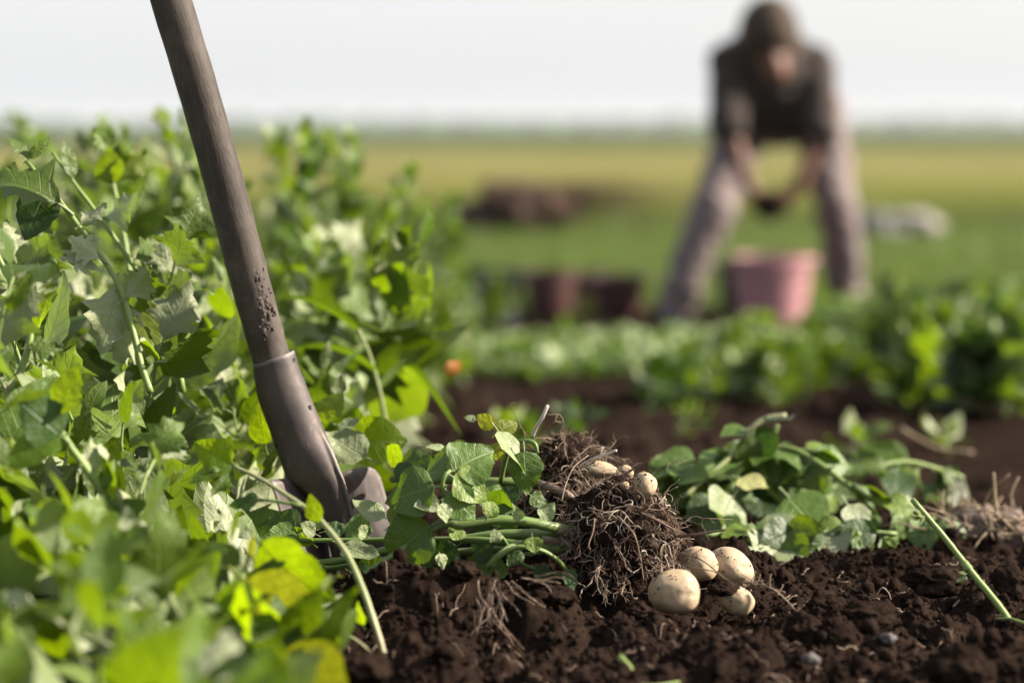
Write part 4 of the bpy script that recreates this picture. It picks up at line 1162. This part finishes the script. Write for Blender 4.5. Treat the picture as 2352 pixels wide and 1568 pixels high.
# pale leaning stems that show in the left bank
def bank_weed(pts, r0, r1, leaves, label):
    o = empty('weed_plant', at(*pts[0]), label, 'weed')
    px_tube(o, 'stem', M_STEM, pts, r0, r1, 24, 8)
    for b, t, k, w, nn in leaves: px_leaf(o, b, t, k, w, nn)
bank_weed([(345, 900, 2.32), (325, 840, 2.33), (300, 740, 2.34), (268, 645, 2.35), (200, 545, 2.36), (120, 440, 2.37), (60, 370, 2.38)], 9, 5, [
 ((150, 480, 2.36), (-10, 360, 2.34), 'goose', 1.15, (0.45, -0.65, 0.55)), ((210, 560, 2.36), (160, 640, 2.34), 'goose', 1.2, (0.5, -0.7, 0.4)),
 ((240, 600, 2.35), (165, 545, 2.34), 'goose', 1.2, (0.5, -0.6, 0.6)), ((268, 645, 2.35), (240, 800, 2.33), 'goose', 1.1, (0.6, -0.7, 0.3)),
 ((110, 430, 2.37), (60, 540, 2.35), 'dark', 1.2, (-0.1, -0.9, 0.3)), ((70, 380, 2.38), (30, 300, 2.38), 'lance', 1.2, (0.5, -0.6, 0.5)),
 ((60, 370, 2.38), (110, 320, 2.38), 'lance', 1.2, (0.5, -0.7, 0.4)), ((280, 690, 2.34), (360, 620, 2.35), 'goose', 1.0, (0.4, -0.6, 0.6)),
 ((180, 520, 2.36), (240, 470, 2.37), 'goose', 1.0, (0.3, -0.6, 0.7))],
 'long pale weed stem leaning left with broad mealy leaves, left of the shovel handle')
bank_weed([(420, 900, 2.42), (400, 800, 2.43), (360, 690, 2.44), (300, 600, 2.45), (230, 500, 2.46), (170, 420, 2.47), (120, 350, 2.48)], 8, 4, [
 ((360, 690, 2.44), (450, 640, 2.45), 'goose', 1.2, (0.5, -0.6, 0.6)), ((300, 600, 2.45), (400, 560, 2.46), 'goose', 1.2, (0.5, -0.6, 0.6)),
 ((330, 640, 2.44), (310, 740, 2.43), 'goose', 1.0, (0.5, -0.8, 0.3)), ((230, 500, 2.46), (340, 480, 2.47), 'goose', 1.1, (0.4, -0.6, 0.7)),
 ((400, 790, 2.42), (470, 820, 2.42), 'goose', 1.2, (0.4, -0.7, 0.6)), ((170, 420, 2.47), (150, 330, 2.47), 'lance', 1.3, (0.5, -0.7, 0.4)),
 ((390, 760, 2.43), (330, 790, 2.41), 'sunlit', 1.1, (0.3, -0.9, 0.1))],
 'leaning weed with lobed sunlit leaves just left of the mid shovel handle')
bank_weed([(300, 640, 2.60), (285, 540, 2.62), (262, 430, 2.64), (250, 350, 2.66)], 6, 4, [
 ((262, 430, 2.64), (240, 345, 2.64), 'sunlit', 1.6, (0.1, -1, 0.1)), ((262, 420, 2.64), (330, 350, 2.65), 'goose', 1.0, (0.6, -0.6, 0.4)),
 ((255, 370, 2.66), (232, 290, 2.66), 'goose', 0.9, (0.6, -0.5, 0.5)), ((270, 470, 2.63), (350, 470, 2.63), 'goose', 1.0, (0.5, -0.6, 0.5)),
 ((275, 500, 2.63), (215, 470, 2.61), 'goose', 1.0, (0.5, -0.6, 0.5))],
 'weed tip with an upright square-topped green leaf, standing against the pale field')
bank_weed([(30, 900, 2.15), (70, 760, 2.16), (20, 640, 2.17), (-30, 540, 2.18)], 9, 6, [
 ((60, 760, 2.16), (-20, 700, 2.15), 'goose', 1.3, (0.5, -0.7, 0.5)), ((70, 770, 2.16), (120, 660, 2.16), 'sunlit', 0.6, (0.3, -0.9, 0.1)),
 ((40, 850, 2.15), (100, 920, 2.13), 'pale', 0.7, (0.6, -0.6, 0.4)), ((20, 640, 2.17), (50, 720, 2.16), 'goose', 0.9, (0.5, -0.7, 0.4)),
 ((60, 800, 2.15), (140, 790, 2.15), 'goose', 0.9, (0.4, -0.7, 0.6))],
 'coarse weed stem at the left picture edge with a narrow upright leaf')
for (u, v, Y, top, key, lb) in ((385, 700, 3.3, 262, 'dark', 'dark green weed top rising above the horizon, left against the shovel handle'),
        (560, 700, 3.45, 280, 'goose', 'weed top touching the horizon just right of the shovel handle'),
        (690, 700, 3.9, 318, 'dark', 'dark bushy weed top between the shovel handle and the open field')):
    b = at(u, v, Y); b.z = gz(b.x, b.y); L = at(u, top, Y).z - b.z
    weed('weed_plant', b, (-0.05, 0, 1), L, 46, 0.075, [key, key, 'ovate'], lb, 'weed', None, False, 0.004)
# grass with arching blades right of the socket
gr = empty('grass_plant', at(885, 980, 2.75), 'wild grass with long arching blades right of the shovel socket', 'grass')
px_tube(gr, 'stem', M_PALESTEM, [(888, 985, 2.75), (872, 900, 2.74), (850, 820, 2.73), (822, 755, 2.72)], 6, 4, 16, 7)
def blade_strip(parent, pts, w, mat, name='blade'):
    P = [Vector(p) for p in spline([at(*p) for p in pts], 16)]
    V = []; F = []; UVs = []
    for i, p in enumerate(P):
        t = i / 15; tg = (P[min(i + 1, 15)] - P[max(i - 1, 0)]).normalized()
        sd = tg.cross(Vector((0.25, 0.75, 0.6))).normalized(); ww = w * mpp(pts[0][2]) * (1 - (2 * abs(t - 0.35)) ** 3 if t < .35 else 1 - ((t - .35) / .65) ** 2.2) + 0.0002
        up = sd.cross(tg)
        for s_ in (-1, 0, 1): V.append(p + sd * (ww * s_) + up * (abs(s_) * ww * 0.35)); UVs.append((s_, t))
    for i in range(15):
        for j in range(2): F.append((i * 3 + j, i * 3 + j + 1, (i + 1) * 3 + j + 1, (i + 1) * 3 + j))
    mb = MB(); mb.add(V, F, UVs); return mb.build(name, mat, parent)
blade_strip(gr, [(822, 757, 2.72), (770, 718, 2.70), (710, 690, 2.69), (640, 680, 2.68)], 12, M_GRASS)
blade_strip(gr, [(860, 850, 2.73), (800, 812, 2.72), (740, 795, 2.71), (660, 800, 2.70)], 13, M_GRASS)
blade_strip(gr, [(845, 800, 2.73), (800, 830, 2.68), (760, 900, 2.64), (740, 960, 2.62)], 9, M_GRASS)
blade_strip(gr, [(870, 890, 2.74), (930, 840, 2.76), (980, 880, 2.78), (1060, 1000, 2.80)], 12, M_GRASS)
# withered leaves
for i, (b, t, lb) in enumerate([((1015, 870, 2.95), (1055, 830, 2.95), 'withered orange leaf hanging at the right rim of the weed bank'),
             ((770, 1000, 2.47), (815, 994, 2.46), 'small withered orange leaf tip behind the shovel socket')]):
    b_ = at(*b); t_ = at(*t); me = LEAF['orange'][i][0]
    o = bpy.data.objects.new('withered_leaf', me); COL.objects.link(o); o.location = b_
    o.rotation_euler = frame(b_, t_ - b_, (0.3, -0.9, 0.3)).to_euler(); o.scale = [(t_ - b_).length] * 3
    tag(o, lb, 'leaf')

# ------------------------------------------------------------------ pulled weeds right of the potatoes
random.seed(77)
def pulled(pts, r0, r1, nleaf, lsz, keys, label, smat=M_STEM, extra=()):
    o = empty('pulled_weed', at(*pts[0]), label, 'weed', 'pulled weeds lying right of the potatoes')
    P = [Vector(p) for p in spline([at(*p) for p in pts], 24)]
    rr = [mpp(pts[0][2]) * (r0 + (r1 - r0) * i / 23) for i in range(24)]
    MB().tube(P, rr, 8).build('stem', smat, o)
    for i in range(nleaf):
        k = random.randrange(2, 23); p = P[k]
        d = Vector((U(-1, 1), U(-1, 0.5), U(-0.9, 0.12))); nn = Vector((U(-0.3, 0.6), U(-0.9, -0.1), U(0.3, 1)))
        put_leaf(o, p, d, nn, lsz * U(0.6, 1.2), random.choice(keys), U(0.9, 1.3))
    for b, t, k, w, nn in extra: px_leaf(o, b, t, k, w, nn)
    return o
pulled([(1490, 1105, 2.62), (1560, 1080, 2.64), (1650, 1062, 2.66), (1740, 1035, 2.67), (1815, 1030, 2.66), (1890, 1070, 2.64), (1970, 1130, 2.62), (2080, 1180, 2.60), (2150, 1195, 2.58)], 8, 7, 52, 0.050, ['potato', 'ovate', 'goose', 'potato'],
       'limp pulled weed with thick arching stem, right behind the potatoes', extra=[
 ((1690, 1130, 2.56), (1620, 1235, 2.52), 'pale', 1.3, (0.4, -0.8, 0.4)), ((1690, 1095, 2.58), (1760, 1120, 2.56), 'pale', 1.4, (0.3, -0.6, 0.7)),
 ((1700, 1215, 2.50), (1900, 1265, 2.46), 'pale', 1.1, (0.1, -0.7, 0.7)), ((1800, 1130, 2.54), (1890, 1220, 2.50), 'potato', 1.4, (0.2, -0.9, 0.3)),
 ((1940, 1150, 2.54), (2000, 1230, 2.52), 'pale', 1.2, (0.4, -0.8, 0.4)), ((1800, 1240, 2.48), (1730, 1290, 2.44), 'goose', 1.3, (0.3, -0.7, 0.6)),
 ((1650, 1150, 2.56), (1580, 1190, 2.54), 'dark', 1.3, (0.0, -0.8, 0.5)), ((1840, 1230, 2.48), (1960, 1250, 2.48), 'goose', 1.2, (0.1, -0.7, 0.7))])
pulled([(1570, 1140, 2.60), (1630, 1090, 2.62), (1690, 1035, 2.64), (1725, 985, 2.645), (1760, 962, 2.65), (1806, 955, 2.65)], 5, 8, 5, 0.045, ['dark', 'ovate'],
       'pulled weed whose cut stem end curls up highest, right of the root ball', M_PALESTEM)
pulled([(1720, 1110, 2.70), (1760, 1050, 2.70), (1775, 1005, 2.70), (1785, 975, 2.70)], 5, 6, 8, 0.045, ['dark', 'ovate'],
       'short upright weed stub beside the curled cut stem')
pulled([(1620, 1230, 2.48), (1720, 1215, 2.50), (1830, 1210, 2.50), (1930, 1215, 2.50), (2060, 1225, 2.50)], 6, 5, 44, 0.048, ['dark', 'ovate', 'potato', 'goose'],
       'flattened leafy pulled weed lowest in the heap, touching bare soil')
pulled([(1940, 1120, 2.78), (2010, 1075, 2.80), (2080, 1060, 2.82), (2150, 1075, 2.84), (2210, 1095, 2.85)], 6, 5, 14, 0.060, ['ovate', 'goose', 'dark'],
       'sparse pulled weed at the right rear end of the leaf heap')
pulled([(1560, 1150, 2.72), (1660, 1120, 2.74), (1800, 1110, 2.76), (1920, 1120, 2.76)], 6, 5, 46, 0.052, ['dark', 'ovate', 'potato'],
       'dark leafy pulled weed at the rear of the heap')

# dry rooty clump and straw on the right
dr = empty('dry_root_clump', at(2260, 1240, 2.62), 'pale brown clump of dried roots and stalks at the right picture edge', 'root clump')
rn = random.Random(5)
for i in range(70):
    P = wander(at(rn.uniform(2140, 2370), rn.uniform(1190, 1250), rn.uniform(2.55, 2.70)), (rn.uniform(-1, 1), rn.uniform(-.6, .6), rn.uniform(0.0, 1.5)), rn.uniform(.03, .075), 7, 0.35, 0.06, rn)
    MB().tube(P, [rn.uniform(0.0008, 0.002) * (1.1 - .1 * t) for t in range(8)], 5).build('root', M_STRAW if i % 3 else M_ROOT, dr)
vv, ff = lump_shape(4, 61, 0.5)
me = tri_mesh('clump_soil', vv * np.array([0.048, 0.035, 0.022]) + np.array(at(2270, 1215, 2.63)), ff); me.materials.append(simple_mat('dry_soil', (0.06, 0.042, 0.034), (0.13, 0.095, 0.078), 120, 0.95, 0.6, 0.002)); link('clump_soil', me, dr)
px_tube(dr, 'stalk', M_STRAW, [(2290, 1190, 2.6), (2285, 1140, 2.6), (2282, 1085, 2.6)], 5, 3, 10, 6)
def stick(name, pts, r0, r1, mat, label, cat, n=20, sides=8):
    P = spline([at(*p) for p in pts], n)
    o = MB().tube([p - np.array(at(*pts[0])) for p in P], [mpp(pts[0][2]) * (r0 + (r1 - r0) * i / (n - 1)) for i in range(n)], sides).build(name, mat)
    o.location = at(*pts[0]); return tag(o, label, cat)
stick('straw', [(2070, 985, 3.4), (2110, 1010, 3.38), (2160, 1032, 3.36), (2235, 1040, 3.34)], 6, 5, M_STRAW, 'pale dry straw lying on the bare soil above the leaf heap', 'straw')

# green cut stalk stuck in the soil, right
cs = empty('cut_stalk', at(2315, 1422, 2.12), 'freshly cut green stalk leaning left out of the bare soil, far right', 'stalk')
px_tube(cs, 'stem', M_STEM, [(2320, 1428, 2.12), (2290, 1385, 2.125), (2222, 1302, 2.14), (2170, 1235, 2.15), (2096, 1147, 2.16)], 9, 7, 26, 10)
px_tube(cs, 'node', M_STEM, [(2226, 1308, 2.138), (2220, 1300, 2.14), (2213, 1291, 2.142)], 10.5, 9.5, 5, 10)
px_tube(cs, 'cut_end', M_PALESTEM, [(2097.5, 1149, 2.16), (2095, 1145.5, 2.16)], 6.8, 5.6, 3, 10)
for i in range(7): px_leaf(cs, (2122, 1186, 2.152), (2092 + 5 * i, 1160 + 6 * i + 12 * (i % 2), 2.14), 'lance', 0.7, (0.2, -0.8, 0.4))
px_leaf(cs, (2222, 1318, 2.135), (2205, 1312, 2.13), 'lance', 1.0, (0, -0.7, 0.7)); px_leaf(cs, (2224, 1322, 2.135), (2200, 1334, 2.13), 'dark', 0.7, (0, -0.7, 0.7))
stick('tendril', [(2290, 1420, 2.11), (2320, 1420, 2.10), (2352, 1430, 2.09), (2400, 1440, 2.08)], 3, 4, M_STEM, 'thin green tendril on the soil at the foot of the leaning cut stalk', 'stalk')
stick('stem_scrap', [(2258, 1505, 1.97), (2300, 1498, 1.97), (2335, 1497, 1.97), (2370, 1502, 1.97)], 5, 4.5, M_STEM, 'short green stem scrap lying flat at the bottom right', 'stalk')
stick('stem_scrap', [(1460, 1560, 1.89), (1442, 1530, 1.90), (1424, 1508, 1.91)], 11, 8, M_STEM, 'stubby green stem scrap standing at the bottom edge below the potatoes', 'stalk')
stick('stem_scrap', [(1450, 1568, 1.88), (1500, 1575, 1.87), (1560, 1566, 1.88)], 5, 4, M_STEM, 'flat green stem scrap at the bottom edge beside the stubby one', 'stalk')
stick('root_scrap', [(2046, 1376, 2.22), (2040, 1360, 2.22), (2025, 1350, 2.22), (2008, 1378, 2.22)][::-1], 2.2, 1.5, M_ROOT, 'pale root scrap sticking up from the soil midway to the green stalk', 'root')
stick('root_scrap', [(2190, 1392, 2.16), (2210, 1372, 2.17), (2225, 1360, 2.18), (2244, 1350, 2.19)], 2.6, 1.6, M_ROOT, 'pale forked root scrap at the foot of the dark clod near the green stalk', 'root')
# branching root right of the potatoes
br = empty('root_scrap', at(1740, 1350, 2.14), 'pale branching root with fine hairs, right of the half buried potato', 'root')
pt = [(1702, 1336, 2.14), (1738, 1340, 2.13), (1775, 1352, 2.12), (1800, 1372, 2.115), (1828, 1402, 2.11)]
px_tube(br, 'root', M_ROOT, pt, 2.8, 1.8, 18, 6)
for i in range(26):
    rn = random.Random(i + 90); P0 = spline([at(*p) for p in pt], 30)[rn.randrange(30)]
    P = wander(P0, (rn.uniform(-1, 1), rn.uniform(-.6, .4), rn.uniform(-.4, 1)), rn.uniform(.006, .016), 5, 0.5, 0.0, rn)
    MB().tube(P, [0.0004] * 6, 4).build('root_hair', M_ROOT, br)
# root tuft on the front heap
tf = empty('root_tuft', at(1130, 1350, 2.04), 'tuft of pale fibrous roots hanging from the soil heap in front', 'root')
for i in range(34):
    rn = random.Random(i + 900)
    u0 = rn.uniform(1085, 1160) if i > 6 else rn.uniform(1170, 1230); v0 = rn.uniform(1325, 1420) if i > 6 else rn.uniform(1318, 1345)
    y0 = 2.06
    cand = [at(u0, v0, y0 - 0.004 * q) for q in range(60)]
    zc = soil_z(np.array([p.x for p in cand]), np.array([p.y for p in cand]))
    y0 = next((p.y for p, z in zip(cand, zc) if p.z >= z), y0)
    d = (rn.uniform(-.5, .5), -0.6, -1) if i > 6 else (1, -0.4, 0.1)
    P = wander(at(u0, v0, y0), d, rn.uniform(.015, .045), 7, 0.35, 0.05, rn)
    for p, z in zip(P, soil_z(np.array([p.x for p in P]), np.array([p.y for p in P]))): p.z = max(p.z, float(z) + 0.0012)
    MB().tube(spline(P, 12), [rn.uniform(.0004, .0009) * (1.1 - .06 * t) for t in range(12)], 4).build('root', M_ROOT if i % 4 else M_ROOTD, tf)
# fine root threads strewn over the soil
mb = MB(); rn = random.Random(17)
for i in range(420):
    x = rn.uniform(-0.2, 0.5); y = rn.uniform(1.84, 2.5)
    P = wander((x, y, 0), (rn.uniform(-1, 1), rn.uniform(-1, 1), 0), rn.uniform(.006, .03), 6, 0.5, 0, rn)
    zz = soil_z(np.array([p.x for p in P]), np.array([p.y for p in P]))
    for p, z in zip(P, zz): p.z = z + 0.0008 + rn.uniform(0, 0.0025)
    mb.tube(P, rn.uniform(.0002, .0006), 4)
tag(mb.build('root_threads', M_ROOT), 'fine pale root threads scattered over the dug soil', 'roots', kind='stuff')

# ------------------------------------------------------------------ big clods and pebbles
M_PEB = pebble_mat()
M_CLOD = M_SOIL
def clod(u, v, Y, rx, ry, seed, label, mat=None, sub=5, amp=0.32, cat='soil clod', name='soil_clod'):
    v_, f_ = ico(sub); off = Vector((seed * 1.9, seed, 0.4)); out = []
    for p in v_:
        q = Vector(p); s = 1 + amp * mnoise.noise(q * 1.4 + off) + amp * .5 * mnoise.noise(q * 3.5 + off)
        if sub > 3: s += 0.07 * (0.5 - mnoise.voronoi(q * 7 + off)[0][0]) + 0.05 * mnoise.noise(q * 14 + off)
        out.append((q.x * rx * s, q.y * rx * s, q.z * ry * s))
    me = tri_mesh(name, np.array(out) * mpp(Y), f_); me.materials.append(mat or M_CLOD)
    o = link(name, me); o.location = at(u, v, Y); return tag(o, label, cat)
clod(1842, 1448, 2.05, 44, 40, 3, 'rounded dark soil clod midway along the bottom right soil')
clod(2212, 1540, 1.90, 74, 62, 7, 'large out-of-focus soil clod at the bottom right')
clod(2150, 1335, 2.25, 66, 36, 12, 'broad dark soil clod behind the middle of the leaning green stalk')
clod(2325, 1350, 2.20, 52, 48, 15, 'dark soil clod right of the leaning green stalk')
clod(1985, 1415, 2.12, 78, 34, 19, 'wide flat soil clod left of the leaning green stalk')
clod(1900, 1390, 2.18, 42, 26, 22, 'low soil clod between the root strand and the wide flat clod')
clod(1662, 1352, 2.158, 36, 18, 27, 'crumbly soil lump stuck on the half buried potato')
clod(2040, 1465, 2.03, 18, 13, 33, 'small grey angular pebble near the bottom right soil', M_PEB, 3, 0.4, 'pebble', 'pebble')
clod(1862, 1512, 1.95, 22, 14, 37, 'flat grey pebble below the rounded dark clod', M_PEB, 3, 0.4, 'pebble', 'pebble')
clod(820, 1540, 1.86, 70, 48, 41, 'greyish soil clod at the bottom edge left of the bent stalk foot')
clod(1060, 1310, 2.10, 34, 24, 47, 'soil lump on the crest of the front heap')
clod(1280, 1370, 2.10, 40, 30, 51, 'soil lump between the front heap and the root ball')
clod(1462, 1400, 2.11, 32, 20, 55, 'soil lump left of the foremost potato')

# ------------------------------------------------------------------ low weeds of the middle ground
random.seed(101)
def mid_weed(u, v, Y, h, nl, ls, label, group):
    p = at(u, 300, Y); x = p.x; z = gz(x, Y)
    return weed('weed_plant', (x, Y, z), (U(-0.4, 0.4), U(-0.4, 0.4), 1), h, nl, ls, ['far', 'farlobe'], label, 'weed', group, True, 0.003, bend=0.5, t0=0.05)
for i in range(46):                                   # leafy patch on the right
    u = U(1640, 2400); Y = U(4.75, 6.1) if u < 2000 else U(4.35, 7.3)
    side = 'right edge' if u > 2150 else 'middle' if u > 1880 else 'left side'
    row = 'front' if Y < 5.0 else 'rear'
    mid_weed(u, 0, Y, U(0.06, 0.11) + (0.09 if u > 2000 else 0.0), 64, 0.085, 'blurred leafy weed in the ' + row + ' of the green patch right, at its ' + side, 'weeds in the right-hand patch, ' + row + ' ' + side)
for i in range(10):
    Y = U(4.6, 5.2); u = U(1480, 1800)
    mid_weed(u, 0, Y, U(0.06, 0.11), 24, 0.06, 'low blurred weed trailing left from the green patch onto bare soil', 'weeds trailing from the right-hand patch')
jo = Joined()                                         # low growth in front of the person, past counting
for i in range(150):
    Y = U(5.7, 7.5); x = at(U(1040, 2050), 300, Y).x; z = gz(x, Y) - 0.012 * max(0, Y - 6.3)
    for q in range(18):
        a = U(0, 6.28); b = Vector((x + U(-.05, .05), Y + U(-.05, .05), z + U(0.0, 0.035)))
        nn = Vector((U(-.4, .8), U(-.6, .3), 0.8))
        jo.leaf(b, (math.cos(a), math.sin(a), U(-0.1, 0.6)), -nn if random.random() < 0.4 else nn, U(0.035, 0.065), random.choice(['far', 'farlobe']), U(.9, 1.3))
for i in range(16):
    Y = U(7.0, 8.2); x = at(U(1900, 2060), 300, Y).x; z = gz(x, Y)
    for q in range(26):
        a = U(0, 6.28); jo.leaf(Vector((x + U(-.06, .06), Y + U(-.06, .06), z + U(0.0, 0.11))), (math.cos(a), math.sin(a), U(-0.1, 0.8)), (U(-.4, .8), U(-.6, .3), 0.8), U(0.04, 0.07), 'far', 1.1)
o = jo.build('low_weeds', M_POTATO); tag(o, 'carpet of low pale green weeds in front of the person and buckets', 'weeds', kind='stuff')
for (u, v, Y) in ((1190, 930, 3.75), (1330, 915, 3.85), (1150, 905, 4.0), (1560, 905, 4.1), (1990, 1000, 3.6), (2190, 985, 3.7)):
    p = at(u, v, Y); mid_weed(u, v, Y, 0.035, 9, 0.06, 'stray weed seedling on the bare soil strip, ' + ('left of the root ball' if u < 1400 else 'beyond the leaf heap'), 'stray seedlings ' + ('left' if u < 1400 else 'right'))

# meadow grass beyond the dug plot
rn = np.random.RandomState(4)
n = 9000
gy_ = 9.2 + rn.uniform(0, 1, n) ** 1.7 * 32; gx_ = rn.uniform(-0.35, 0.35, n) * gy_
hh = rn.uniform(0.03, 0.10, n); an = rn.uniform(0, 6.28, n); ww = rn.uniform(0.003, 0.008, n)
zz_ = soil_z(gx_, gy_, False)
lx = rn.uniform(-.4, .4, n) * hh; ly = rn.uniform(-.4, .4, n) * hh
V = np.stack([np.stack([gx_ - np.cos(an) * ww, gy_ - np.sin(an) * ww, zz_ - 0.01], 1), np.stack([gx_ + np.cos(an) * ww, gy_ + np.sin(an) * ww, zz_ - 0.01], 1),
              np.stack([gx_ + lx, gy_ + ly, zz_ + hh], 1)], 1).reshape(-1, 3)
me = tri_mesh('meadow_grass', V, np.arange(3 * n).reshape(-1, 3)); me.materials.append(M_GRASS)
tag(link('meadow_grass', me), 'short grass on the field behind the dug plot', 'grass', kind='stuff')

# ------------------------------------------------------------------ buckets, heaps
def bucket(u, Y, r_top, r_bot, h, col, label, rim=0.008, bail=True, cat='bucket', group=None):
    x = at(u, 300, Y).x; z = gz(x, Y) - 0.004
    root = empty('bucket', (x, Y, z), label, cat, group)
    mat = simple_mat('bucket_plastic', tuple(c * 0.9 for c in col), tuple(c * 1.1 for c in col), 12, 0.45, 0.1, 0.002, 0.4)
    prof = [(0.0, 0.0), (r_bot, 0.0), (r_bot + (r_top - r_bot) * .33, h * .33), (r_bot + (r_top - r_bot) * .36, h * .34), (r_bot + (r_top - r_bot) * .9, h * .9), (r_top + rim, h * .905), (r_top + rim, h * .96),
            (r_top + 0.002, h * .965), (r_top + 0.002, h), (r_top - 0.003, h), (r_bot - 0.004, 0.01), (0.0, 0.01)]
    V = []; F = []; S = 40
    for (r, zz) in prof:
        for k in range(S):
            a = 2 * math.pi * k / S; V.append((x + r * math.cos(a), Y + r * math.sin(a), z + zz))
    for i in range(len(prof) - 1):
        for k in range(S): F.append((i * S + k, i * S + (k + 1) % S, (i + 1) * S + (k + 1) % S, (i + 1) * S + k))
    mb = MB(); mb.add(V, F); mb.build('shell', mat, root, False)
    if bail:
        P = [Vector((x + (r_top + rim) * math.cos(a), Y - (r_top + .02) * math.sin(a) * 0.95, z + h * .92 - 0.05 * math.sin(a))) for a in np.linspace(0, math.pi, 18)]
        MB().tube(P, 0.003, 6).build('bail_handle', M_ROOTD, root)
        for sx in (-1, 1): MB().tube([(x + sx * r_top, Y, z + h * .92), (x + sx * (r_top + rim + .008), Y, z + h * .92)], 0.012, 8).build('ear', mat, root)
    return root
bucket(1776, 8.55, 0.145, 0.112, 0.245, (0.30, 0.150, 0.165), 'dusty pink plastic bucket between the person\'s feet')
bucket(1106, 8.6, 0.145, 0.12, 0.19, (0.020, 0.024, 0.034), 'dark slate bucket standing at the far end of the weed bank')
bucket(1262, 9.2, 0.10, 0.085, 0.16, (0.050, 0.018, 0.019), 'maroon bucket right beside the dark slate bucket')
bucket(1420, 9.0, 0.105, 0.085, 0.15, (0.046, 0.014, 0.018), 'maroon bucket nearer the person\'s foot')
bucket(1350, 9.6, 0.09, 0.08, 0.13, (0.05, 0.02, 0.02), 'low brown bucket behind and between the two maroon ones')
bucket(1712, 9.2, 0.10, 0.09, 0.19, (0.016, 0.016, 0.017), 'black bucket half hidden behind the pink one')

def heap(u, Y, w, h, mat, name, label, cat, seed, sink=0.3, flat=0.8):
    vv, ff = lump_shape(4, seed, 0.45, 1.3)
    me = tri_mesh(name, vv * np.array([w / 2, w / 2 * flat, h]), ff); me.materials.append(mat)
    o = link(name, me); x = at(u, 300, Y).x; o.location = (x, Y, gz(x, Y) + h * (1 - sink) - h * 0.55)
    return tag(o, label, cat)
M_HEAP = simple_mat('dry_haulm', (0.022, 0.014, 0.010), (0.085, 0.048, 0.032), 14, 0.95, 0.8, 0.02)
x = at(1195, 300, 17.3).x
hp_ = empty('brush_heap', (x, 17.3, gz(x, 17.3)), 'dark brown heap of dry haulm and sticks out on the field', 'heap')
vv, ff = lump_shape(5, 81, 0.5, 1.5)
me = tri_mesh('mound', vv * np.array([0.40, 0.40, 0.21]) + np.array((x, 17.3, gz(x, 17.3) + 0.10)), ff); me.materials.append(M_HEAP); link('mound', me, hp_)
rnn = random.Random(8)
for i in range(60):
    a = Vector((x + rnn.uniform(-.3, .4), 17.3 + rnn.uniform(-.3, .2), gz(x, 17.3) + rnn.uniform(.05, .25)))
    b = a + Vector((rnn.uniform(.2, 1.3) if i % 3 else rnn.uniform(-.4, .4), rnn.uniform(-.3, .3), rnn.uniform(-.05, .18)))
    MB().tube([a, a.lerp(b, .5) + Vector((0, 0, .05)), b], [0.008, 0.006, 0.003], 5).build('stick', M_HEAP, hp_)
M_SACK = simple_mat('pale_sack', (0.16, 0.145, 0.13), (0.23, 0.21, 0.195), 8, 0.8, 0.4, 0.01)
heap(2060, 16.5, 0.52, 0.13, M_SACK, 'filled_sack', 'pale filled sack lying on the field right of the person', 'sack', 91)
heap(2110, 16.9, 0.34, 0.11, M_SACK, 'filled_sack', 'smaller pale sack behind the large one right of the person', 'sack', 95)
heap(2340, 7.8, 0.26, 0.06, M_SACK, 'filled_sack', 'whitish sack behind the green patch at the right picture edge', 'sack', 97)
heap(2000, 8.9, 0.15, 0.06, M_SACK, 'filled_sack', 'small grey sack right of the person\'s foot', 'sack', 99)
# far belt of trees on the horizon
rnn = random.Random(12); Vt = []; Ft = []; n0 = 0; v1, f1 = ico(2)
for i in range(420):
    x = rnn.uniform(-330, 330); y = rnn.uniform(1150, 1250); r = rnn.uniform(2.0, 4.5) * (0.6 + 0.8 * float(vnoise(np.array([x * .02]), np.array([0.5]), 5)[0]))
    q = v1 * np.array([r * 1.4, r, r]) * (1 + 0.25 * RS.uniform(-1, 1, (len(v1), 1))) + (x, y, -0.26 + r * 0.6)
    Vt.append(q); Ft.append(f1 + n0); n0 += len(v1)
me = tri_mesh('tree_belt', np.vstack(Vt), np.vstack(Ft)); me.materials.append(M_DARKLEAF)
tag(link('tree_belt', me), 'far hazy belt of trees along the horizon', 'trees', kind='stuff')

# ------------------------------------------------------------------ haze over the plain
mh, nth, outh = newmat('haze')
pv = nth.nodes.new('ShaderNodeVolumePrincipled'); pv.inputs['Density'].default_value = 0.00022
pv.inputs['Color'].default_value = (0.93, 0.96, 1.0, 1); pv.inputs['Anisotropy'].default_value = 0.3
nth.links.new(pv.outputs[0], outh.inputs['Volume'])
x0, x1, y0, y1, z0, z1 = -1900, 1900, -60, 4200, -1.6, 9.5
V = [(x, y, z) for z in (z0, z1) for y in (y0, y1) for x in (x0, x1)]
F = [(0, 2, 3, 1), (4, 5, 7, 6), (0, 1, 5, 4), (2, 6, 7, 3), (0, 4, 6, 2), (1, 3, 7, 5)]
hz = link('haze', mesh_np('haze', V, F, False), None, mh)
tag(hz, 'thin pale haze hanging over the far fields', 'haze', kind='stuff')
